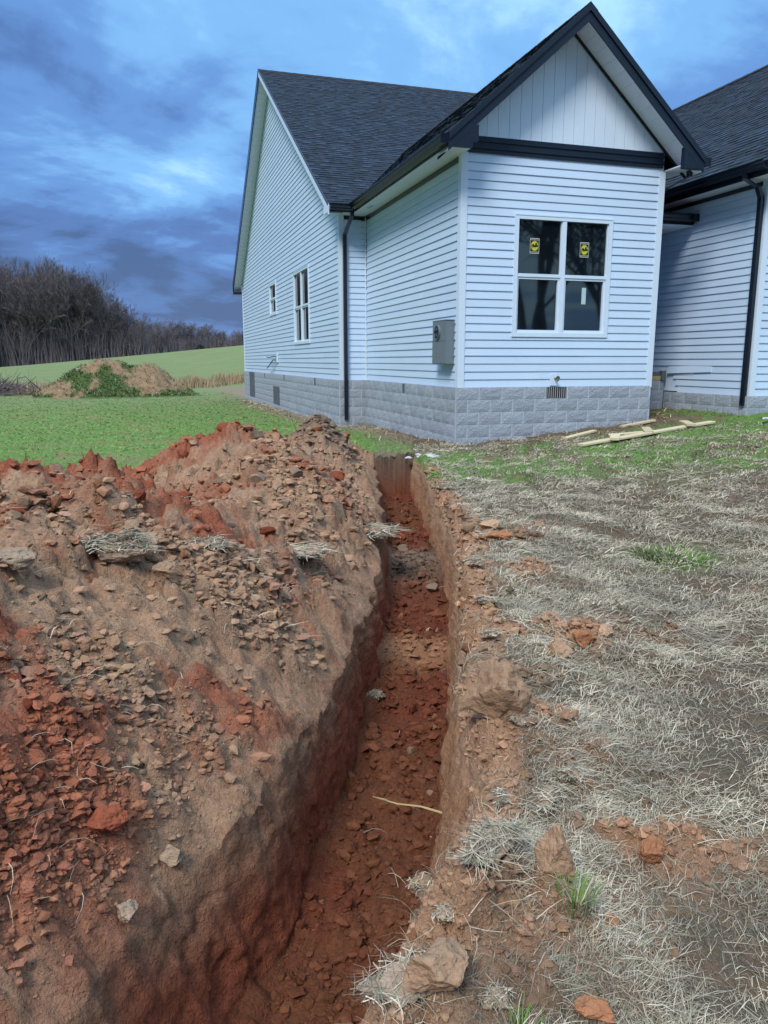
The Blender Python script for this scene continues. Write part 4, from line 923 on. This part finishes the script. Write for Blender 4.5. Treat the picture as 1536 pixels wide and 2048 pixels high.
# flattened straw right of the trench
sm_ = np.where(right, (1-sst(.35, .9, soilR)*.93)*(1-.65*np.clip(green, 0, 1)), 0)*(AA > .9)*(AA < 12.6)*(BB < 8)
mat_n = sst(-.35, .35, fbm(GX*1.9, GY*1.9, GX*0+21, 3))
nS = 225000; P, I = pick(sm_*(.32+mat_n)/np.clip(dist, 1.0, None)**1.35, nS); d_ = np.linalg.norm(P-CAM, axis=1)
flow = 2.2*fbm(P[:, 0]*.8, P[:, 1]*.8, P[:, 2]*0+2, 2)+.5
yw = flow+rng.normal(0, .9, nS)+np.where(rng.random(nS) < .5, rng.random(nS)*6.28, 0)
ln = (.025+.11*rng.random(nS)**2.2)*np.clip(d_/3, .8, 1.6)
blades('dry_straw', P+np.array([0, 0, .004]), yw, ln, rng.uniform(.0, .030, nS)*np.clip(d_/3, .7, 1.4), np.clip(.00075*d_, .0012, .009)*rng.uniform(.5, 1.3, nS), strawcol(nS)*(1+.5*fbm(P[:, 0]*2.5, P[:, 1]*2.5, P[:, 2]*0+6, 3))[:, None].clip(.45, 1.5), M['straw'], 'flattened grey tan straw matted over the ground right of the trench', 'straw', curl=.9, segs=2)
# straw along the house and stray strands on the soil
st_w = np.where((hd < 1.2)&(AA < 34)&~((idx > iLL)&(idx < iRL)&opn), sst(1.1, .3, hd), 0)*(GY < 22)/np.clip(dist, 6, None)**.8
P, I = pick(st_w, 13000); n = len(P); d_ = np.linalg.norm(P-CAM, axis=1)
blades('dry_straw', P, rng.random(n)*6.28, rng.uniform(.10, .28, n), rng.uniform(.01, .09, n), .0010*d_*rng.uniform(.6, 1.3, n), strawcol(n)*np.array([1.1, 1.0, .85]), M['straw'], 'loose straw strewn along the block foundation', 'straw')
P, I = pick(bare_l+np.where(right, soilR, 0)*(AA > .9)*(AA < 10)/np.clip(dist, 1.2, None)**1.2*.8+floor_w*.06, 1800); n = len(P)
d_ = np.linalg.norm(P-CAM, axis=1)
blades('dry_straw', P+np.array([0, 0, .006]), rng.random(n)*6.28, rng.uniform(.04, .16, n), rng.uniform(.0, .04, n), np.clip(.0009*d_, .0015, .008), strawcol(n), M['straw'], 'stray straw strands lying on the bare soil', 'straw')
# lawn blades
lw_w = (np.clip(lawn_l*(1-strip), 0, 1)*left+np.clip(green, 0, 1)**1.3*right+((idx > iLL)&(idx < iRL)&(AA > A_END+.12))*(1-strip))*(AA > 4)*(AA < 44)*(BB > -26)*(BB < 11)*((hd > .1)|(GY < -.2))
lw_w = np.where((GX > -.62)&(GY > 5.2), 0, lw_w); lw_w = np.where((GX > 0)&(GX < 3.7)&(GY > -.1), 0, lw_w)
P, I = pick(lw_w/np.clip(dist, 4, None)**1.6, 70000); n = len(P); d_ = np.linalg.norm(P-CAM, axis=1)
gc = grasscol(n); gc = 1.35*gc*(1+.25*fbm(P[:, 0]*.5, P[:, 1]*.5, P[:, 2]*0, 3))[:, None]; far_ = sst(14, 34, d_)[:, None]; gc = gc*(1-far_*.6)+np.array([.15, .205, .08])*far_*.6
blades('lawn_grass', P, rng.random(n)*6.28, rng.uniform(.02, .05, n)*np.clip(d_/9, 1, 2.2), None, np.clip(.0008*d_, .003, .02), gc, M['grass'], 'short green lawn around the house', 'lawn', segs=1, up=rng.uniform(.010, .028, n)*np.clip(d_/12, 1, 1.4))
# single tufts and clumps one can point at
def tuft(x, y, n, r, ln, h, cols, label, cat, name, flat=False, group=None, z=None):
    zc = ground_z(x, y) if z is None else z; ang = rng.random(n)*6.28; rr = r*np.sqrt(rng.random(n)); Pt = np.stack([rr*np.cos(ang), rr*np.sin(ang), .02*(1-rr/r)+.0*rr], -1)
    d_ = math.hypot(x-CAM[0], y-CAM[1])+.8
    core = []
    o = blades(name, Pt, ang+rng.normal(0, .6, n) if not flat else rng.random(n)*6.28, rng.uniform(.4, 1, n)*ln, rng.uniform(.2, 1, n)*h if flat else None, np.full(n, max(.0012*d_, .002)), cols(n), M['straw'], label, cat, kind=None, up=None if flat else rng.uniform(.4, 1, n)*h)
    o.location = (x, y, zc); 
    if group: o['group'] = group
    return o
def clump(x, y, sx, sy, h, rot, label, n=700):
    """torn sod: a dark earth core bristling with straw"""
    V, F = CV[int(abs(x*13)) % 4]; V = V*np.array([sx, sy, h]); o = link('sod_clump', mesh_of('sod_clump', V, F, M['clod_grey'])); z = ground_z(x, y); o.location = (x, y, z+h*.15); o.rotation_euler = (0, 0, rot)
    k = rng.integers(0, len(V), n); k = k[V[k, 2] > -.1*h]; n = len(k); Pt = V[k]*np.array([1.15, 1.15, .95])*rng.uniform(.8, 1.1, (n, 1))+np.array([0, 0, .004]); ang = rng.normal(rot+.5, 1.0, n)+np.where(rng.random(n) < .5, math.pi, 0); Pt[:, :2] -= .5*np.stack([np.cos(ang), np.sin(ang)], -1)*max(sx, sy)*.4
    d_ = math.hypot(x-CAM[0], y-CAM[1])+.8
    bl_ = blades('straw', Pt, ang, rng.uniform(.3, 1, n)*max(sx, sy)*.85, rng.uniform(-.1, .25, n)*h, np.full(n, max(.0011*d_, .0018)), strawcol(n), M['straw'], None, None, parent=o, curl=1.0)
    return tag(o, label, 'sod clump')
clump(-5.00, -8.22, .20, .12, .075, -.3, 'grey straw covered sod clump on the left slope', 900)
clump(-4.60, -7.75, .15, .12, .08, .4, 'bleached bristly sod clump just beyond the first on the left slope', 800)
clump(-4.02, -7.0, .22, .16, .06, .1, 'flat sod clump with dark soil in the hollow of the left bank', 500)
clump(-3.05, -5.35, .35, .25, .07, .3, 'pale straw covered sod near the far left lip', 800)
clump(-3.62, -7.45, .06, .05, .045, .3, 'small grey sod clump on the left trench shoulder', 200)
clump(-5.33, -9.62, .06, .06, .06, .3, 'straw tuft at the left picture edge beside red clods', 250)
clump(-5.18, -10.05, .12, .10, .05, .3, 'bleached sod clump at the lower left picture corner', 500)
clump(-4.08, -9.98, .17, .06, .035, .5, 'mat of long dry stems hanging over the right lip', 600)
clump(-4.36, -10.16, .12, .09, .014, .5, 'pale straw tuft on the nearest part of the right lip', 260)
clump(-4.12, -10.42, .13, .10, .05, .9, 'dark sod clump at the bottom edge beside the green blades', 500)
clump(-3.55, -9.52, .07, .06, .04, .2, 'dark tuft of dead grass among crumbled soil right of the lip', 350)
clump(-3.70, -9.60, .10, .05, .03, .8, 'wispy dead grass mat in front of the tall earth block', 300)
clump(-3.93, -9.14, .04, .07, .09, .8, 'green grey grass hanging down the side of the tall earth block', 260)
LIPS = [(1.25, .02), (1.45, .16), (1.62, .05), (1.85, .2), (1.95, .12), (2.2, .24), (2.55, .34), (2.95, .28), (3.3, .30), (3.7, .34), (4.2, .36), (4.7, .33), (5.3, .36), (6.0, .4), (7.2, .35), (8.3, .22)]
for i, (la, lb) in enumerate(LIPS):
    lx, ly = world_xy(la, lb+.02); sc_ = min(.5+.13*la, 1.3)
    c_ = clump(lx, ly, .075*sc_*random.uniform(.7, 1.3), .06*sc_, .03*sc_, random.uniform(0, 3), 'ragged straw topped sod clod on the right lip of the trench', 150); c_['group'] = 'ragged sod clods along the right lip'
tuft(-3.90, -10.13, 110, .035, .06, .085, lambda n: np.where(rng.random((n, 1)) < .35, strawcol(n), grasscol(n, 1.0)), 'bright green grass tuft beside the small reddish clod', 'grass tuft', 'grass_tuft')
tuft(-4.17, -10.36, 90, .05, .06, .05, lambda n: np.where(rng.random((n, 1)) < .5, strawcol(n), grasscol(n, .9)), 'thin green grass blades at the bottom edge', 'grass tuft', 'grass_tuft')
tuft(-1.06, -6.83, 600, .30, .05, .035, lambda n: np.where(rng.random((n, 1)) < .4, strawcol(n), grasscol(n, .9)), 'isolated green grass patch in the matted straw', 'grass patch', 'grass_tuft')
tuft(-1.9, .55, 900, .34, .06, .12, lambda n: grasscol(n, 1.3)+np.array([.02, .05, 0]), 'bright green grass patch at the far end of the trench', 'grass patch', 'grass_tuft')
# twig over the trench
tw_ = MB(); tz = ground_z(-3.78, -8.95); tw_.tube([(-3.74, -8.92, tz+.01), (-3.84, -8.86, tz+.03), (-3.93, -8.82, tz+.035), (-4.02, -8.76, tz+.05)], [.005, .004, .003, .0015], 5); tw_.tube([(-3.97, -8.80, tz+.05), (-4.03, -8.80, tz+.075)], [.002, .001], 4)
tag(tw_.build('twig', M['rawwood']), 'bare pale twig jutting out over the trench from the tall earth block', 'twig')
# pale rubble by the far end and by the wing
def rubble(x, y, n, r, label, nm='rubble_pile'):
    root = tag(empty(nm, (x, y, ground_z(x, y))), label, 'rubble')
    for i in range(n):
        V, F = CS[i % 8]; o = link('rubble_piece', mesh_of('rubble_piece', V, F, M['rock']), root); a = random.uniform(0, 6.28); q = r*math.sqrt(random.random())
        o.location = (q*math.cos(a), q*.8*math.sin(a), .02); k = random.uniform(.05, .12); o.scale = (k, k*.9, k*.45); o.rotation_euler = (0, 0, a)
rubble(-.98, -1.05, 16, .24, 'pale blue grey concrete washout beside the far end of the trench')
rubble(4.95, -1.75, 18, .35, 'pale grey gravel scrap on the grass by the wing corner')

# ------------------------------------------------------------------ background: mound, brush, dry grass, trees
def mound():
    cx, cy = -6.3, 30.0; z0 = gz_far(cx, cy); n = 90; u = np.linspace(-1, 1, n); U, V = np.meshgrid(u, u); x = U*5.2; y = V*4.0
    h = 1.55*np.exp(-((x+.2)/1.7)**2-(y/1.7)**2)+.95*np.exp(-((x-1.9)/1.2)**2-((y+.1)/1.5)**2)+.75*np.exp(-((x+2.1)/1.3)**2-((y+.3)/1.4)**2)+.3*np.exp(-((x-3)/1.1)**2-(y/1.2)**2)
    h = h*1.12; h += (.20*fbm(x*.8, y*.8, x*0, 4)+.10*fbm(x*3, y*3, x*0+2, 3))*np.clip(h*2, 0, 1); h -= .10
    xx, yy = x+cx, y+cy; zz_ = grade(xx, yy)+h
    nz = fbm(x*.9, y*.9, x*0+5, 3); k = sst(-.15, .25, nz+.22-np.where(x > .9, .75, 0)*sst(.3, .6, h)+np.where(x < -2, -.35, 0)-sst(1.45, 1.75, h)*.8)
    Cc = np.array((.25, .17, .105))*(1-k[..., None])+np.array((.075, .125, .045))*k[..., None]; Cc = Cc*(1+.3*fbm(x*4, y*4, x*0, 3))[..., None]
    vid_ = np.arange(n*n).reshape(n, n); F = np.stack([vid_[:-1, :-1], vid_[:-1, 1:], vid_[1:, 1:], vid_[1:, :-1]], -1).reshape(-1, 4)
    keep = (h.ravel()[F] > -.04).any(1); F = F[keep]
    o = npmesh('dirt_mound', np.stack([xx, yy, zz_], -1).reshape(-1, 3), F, M['soil'], np.clip(Cc, .01, 1).reshape(-1, 3)); tag(o, 'grass grown mound of dirt standing on the lawn before the field', 'mound')
    w_ = (np.clip(k, .15, 1)*(h > .05)).ravel(); w_ /= w_.sum(); i = rng.choice(n*n, 9000, p=w_); Pm = np.stack([xx, yy, zz_], -1).reshape(-1, 3)[i]+rng.normal(0, .04, (9000, 3))*np.array([1, 1, 0]); g = (grasscol(9000, .8)*.8+np.array([.025, .022, .014]))*rng.uniform(.7, 1.2, (9000, 1)); m_ = rng.random(9000) < .12; g[m_] = strawcol(int(m_.sum()))
    blades('grass', Pm, rng.random(9000)*6.28, rng.uniform(.05, .16, 9000), None, np.full(9000, .03), g, M['grass'], None, None, segs=2, up=rng.uniform(.04, .12, 9000), parent=o)
    for j in range(26):
        i = rng.integers(0, n*n)
        if h.ravel()[i] < .15 or yy.ravel()[i] > cy+.3: continue
        V_, F_ = CS[j % 8]; q = link('stone', mesh_of('stone', V_, F_, M['rock'] if j % 3 == 0 else M['clod_grey']), o); q.location = Pm[0]*0+np.stack([xx, yy, zz_], -1).reshape(-1, 3)[i]; s_ = random.uniform(.07, .16); q.scale = (s_, s_, s_*.7)
mound()
def tall_grass(label, pts, n, spread):
    pts = np.array(pts, float); i = rng.integers(0, len(pts)-1, n); t = rng.random(n)[:, None]; Pq = pts[i]*(1-t)+pts[i+1]*t+rng.normal(0, spread, (n, 2)); z = grade(Pq[:, 0], Pq[:, 1])+.0
    Pq = np.stack([Pq[:, 0], Pq[:, 1], z], -1); hgt = rng.uniform(.25, .75, n)*(1+.5*perlin(Pq[:, 0]*.8, Pq[:, 1]*.4, z*0))
    base = np.array([(.40, .30, .18), (.34, .24, .15), (.46, .37, .24)]); cc = base[rng.integers(0, 3, n)]*rng.uniform(.7, 1.15, (n, 1))
    blades('dry_grass', Pq, rng.random(n)*6.28, rng.uniform(.08, .28, n), None, np.full(n, .035), cc, M['straw'], label, 'dry grass', segs=2, up=hgt)
tall_grass('tall tan dry grass beside the far corner of the house', [(-2.2, 42), (-1.0, 44), (1.5, 46), (5, 48), (12, 50)], 5500, .9)
tall_grass('tall tan dry grass between the brush pile and the mound', [(-16, 38), (-13, 37), (-10, 35)], 3200, .8)
def brush():
    cx, cy = -13.6, 33.5; z0 = gz_far(cx, cy); root = tag(empty('brush_pile', (cx, cy, z0)), 'pile of dead grey brush at the left edge of the lawn', 'brush pile')
    for name, n, r0 in (('branches', 130, .035), ('twigs', 520, .016)):
        mb = MB()
        for i in range(n):
            a = random.uniform(0, 6.28); q = random.gauss(0, 1.0); p0 = Vector((random.gauss(0, 1.6), random.gauss(0, .8), random.uniform(0, .45)*max(0, 1.2-abs(q)*.3)))
            dr = Vector((math.cos(a), math.sin(a)*.6, random.uniform(-.1, .9))).normalized(); ll_ = random.uniform(.5, 1.5)
            mid = p0+dr*ll_*.5+Vector((random.gauss(0, .08), random.gauss(0, .08), random.gauss(0, .08))); e = p0+dr*ll_+Vector((random.gauss(0, .12), 0, random.gauss(0, .12)))
            mb.tube([p0, mid, e], [r0, r0*.7, r0*.3], 3, cap=False)
        mb.build(name, M['twig'], root)
brush()
MB_post = MB().tube([(0, 0, -.1), (.02, 0, .62)], [.03, .025], 6); o = MB_post.build('stake', M['bark']); o.location = (-9.9, 36, gz_far(-9.9, 36)); tag(o, 'thin grey stake standing between the brush pile and the mound', 'stake')

# bare trees: a few prototypes shared by every copy
def tree_proto(seed, spread=.35, fill=1.0):
    r = random.Random(seed); trunk = MB(); crown = MB(); H = 1.0
    def grow(mb, p, dr, ln, rad_, lvl):
        pts = [p]; rr = [rad_]; d = dr.copy(); ns = 4 if lvl == 0 else 3 if lvl < 2 else 2
        for i in range(ns):
            d = (d+Vector((r.gauss(0, .12), r.gauss(0, .12), r.gauss(.06, .08)))).normalized(); p = p+d*ln/ns; pts.append(p); rr.append(rad_*(1-.72*(i+1)/ns))
        mb.tube(pts, rr, 5 if lvl == 0 else 3, cap=False); 
        if lvl == 4: return
        nb = [15, 6, 5, 4][lvl]
        for k in range(nb):
            t = r.uniform(.25 if lvl == 0 else .2, 1.0); i = min(int(t*ns), ns-1); q = pts[i].lerp(pts[i+1], t*ns-i); a = r.uniform(0, 6.28)
            base = (pts[i+1]-pts[i]).normalized(); side_ = base.cross(Vector((math.cos(a), math.sin(a), .3))).normalized()
            nd = (base*r.uniform(.6, 1.0)+side_*r.uniform(spread, spread*2.4)+Vector((0, 0, .18))).normalized()
            grow(crown, q, nd, ln*([.46, .55, .55, .6][lvl])*r.uniform(.6, 1.15)*(1.25-.5*t if lvl == 0 else 1), max(rad_*(1-.7*t)*.5, .0016), lvl+1)
    grow(trunk, Vector((0, 0, -.02)), Vector((0, 0, 1)), .82, .014, 0)
    return trunk.mesh('trunk', M['bark']), crown.mesh('crown', M['twig'])
TP = [tree_proto(s, sp_) for s, sp_ in ((1, .32), (2, .40), (3, .28), (4, .45), (5, .36))]
def tree(x, y, h, k, label, group, wide=1.0, z=None):
    root = tag(empty('bare_tree', (x, y, gz_far(x, y) if z is None else z)), label, 'tree', group); root.rotation_euler = (0, 0, random.uniform(0, 6.28)); root.scale = (h*wide, h*wide, h)
    link('trunk', TP[k][0], root); link('crown', TP[k][1], root)
Lt = 'tall leafless tree in the dense grey wood beyond the green field'; Gt = 'leafless trees along the far edge of the field'
def topz(x):       # the wood's skyline falls towards the right
    return np.interp(x, [-70, -40, -30, -21, -12, -7, -4], [18.8, 18.8, 17.6, 16.7, 13.9, 10.4, 8.4])
for row, y0 in enumerate((150, 155, 161, 168)):
    x = -52+row*.7
    while x < (-5.5, -6, -8, -9)[row]:
        yy = y0+random.uniform(-1.5, 2.5); tz_ = float(topz(x*151/yy))*random.uniform(.86, 1.05); g = gz_far(x, yy)
        tree(x, yy, (tz_-g)*1.02, random.randrange(5), Lt, Gt, random.uniform(.85, 1.15)); x += random.uniform(1.25, 2.2)
Lf = 'small leafless tree in the low far wood seen left of the house'; Gf = 'trees of the low far wood'
for row, y0 in enumerate((300, 312, 325)):
    x = -8.0+row
    while x < 46:
        yy = y0+random.uniform(-4, 4); h = np.interp(x, [-8, 8, 36, 46], [12.5, 11.0, 5.5, 4.5])*random.uniform(.8, 1.08)
        tree(x, yy, h*1.05, random.randrange(5), Lf, Gf, random.uniform(1.0, 1.5)); x += random.uniform(2.2, 3.6)
# understorey that closes the woods near the ground
def thicket(name, x0, x1, y0, y1, n, hf, label, r0):
    mb = MB()
    for i in range(n):
        x, y = random.uniform(x0, x1), random.uniform(y0, y1); z = gz_far(x, y); h = hf(x)*random.uniform(.3, 1.0); p = Vector((x, y, z)); a = random.uniform(-1, 1); b = random.uniform(-1, 1)
        mb.tube([p, p+Vector((a*h*.10, b*h*.1, h*.5)), p+Vector((a*h*.28+random.gauss(0, .2), b*h*.2, h))], [r0, r0*.7, r0*.25], 3, cap=False)
        for q in range(3):
            t = random.uniform(.25, .9); s = p+Vector((a*h*.2*t, b*h*.15*t, h*t)); e = s+Vector((random.gauss(0, h*.16), random.gauss(0, h*.12), h*random.uniform(.08, .28))); mb.tube([s, e], [r0*.45, r0*.2], 3, cap=False)
    tag(mb.build(name, M['twig']), label, 'undergrowth', kind='stuff')
thicket('undergrowth', -56, -4.0, 149, 158, 4200, lambda x: np.interp(x, [-56, -12, -4], [11.0, 7.5, 4.5]), 'dark tangled undergrowth at the foot of the wood', .06)
thicket('undergrowth', -10, 48, 296, 306, 1500, lambda x: np.interp(x, [-10, 8, 48], [8, 7.0, 4.0]), 'dark undergrowth of the low far wood', .11)
def bushy(x, y, h, w, m_, label, n=500):
    z = gz_far(x, y); root = tag(empty('evergreen_tree', (x, y, z)), label, 'tree'); MB().tube([(0, 0, -.1), (0, 0, h*.8)], [h*.02, h*.006], 6).build('trunk', M['bark'], root); mb = MB()
    for i in range(n):
        t = random.random()**.8; zz_ = h*(.08+.92*t); r_ = w*(1-t)**.75*(.45+.55*random.random()); a = random.uniform(0, 6.28); c = Vector((r_*math.cos(a), r_*math.sin(a), zz_)); s = h*.05*random.uniform(.6, 1.4)
        q = [c+Vector((random.gauss(0, s), random.gauss(0, s), random.gauss(0, s))) for _ in range(3)]; mb.face(q)
        q = [c+Vector((random.gauss(0, s), random.gauss(0, s), random.gauss(0, s))) for _ in range(3)]; mb.face(q)
    mb.build('crown', m_, root)
bushy(16.0, 292, 2.6, 3.4, M['ever'], 'dark green conical evergreen at the foot of the low far wood', 500)
bushy(-34.2, 148.5, 11, 2.6, M['rust'], 'olive brown leafy tree at the left picture edge before the grey wood', 900)
# trees behind the photographer, mirrored in the front window
for i, (x, y, h) in enumerate([(9, -19, 12), (12.5, -21, 13), (15, -24, 14), (17, -20, 12), (20, -26, 15), (13, -30, 16), (24, -30, 16), (19, -34, 17), (8, -27, 14), (28, -34, 16)]):
    tree(x, y, h, i % 5, 'leafless tree behind the photographer mirrored in the front window', 'trees mirrored in the window', 1.3)
bpy.context.view_layer.update()
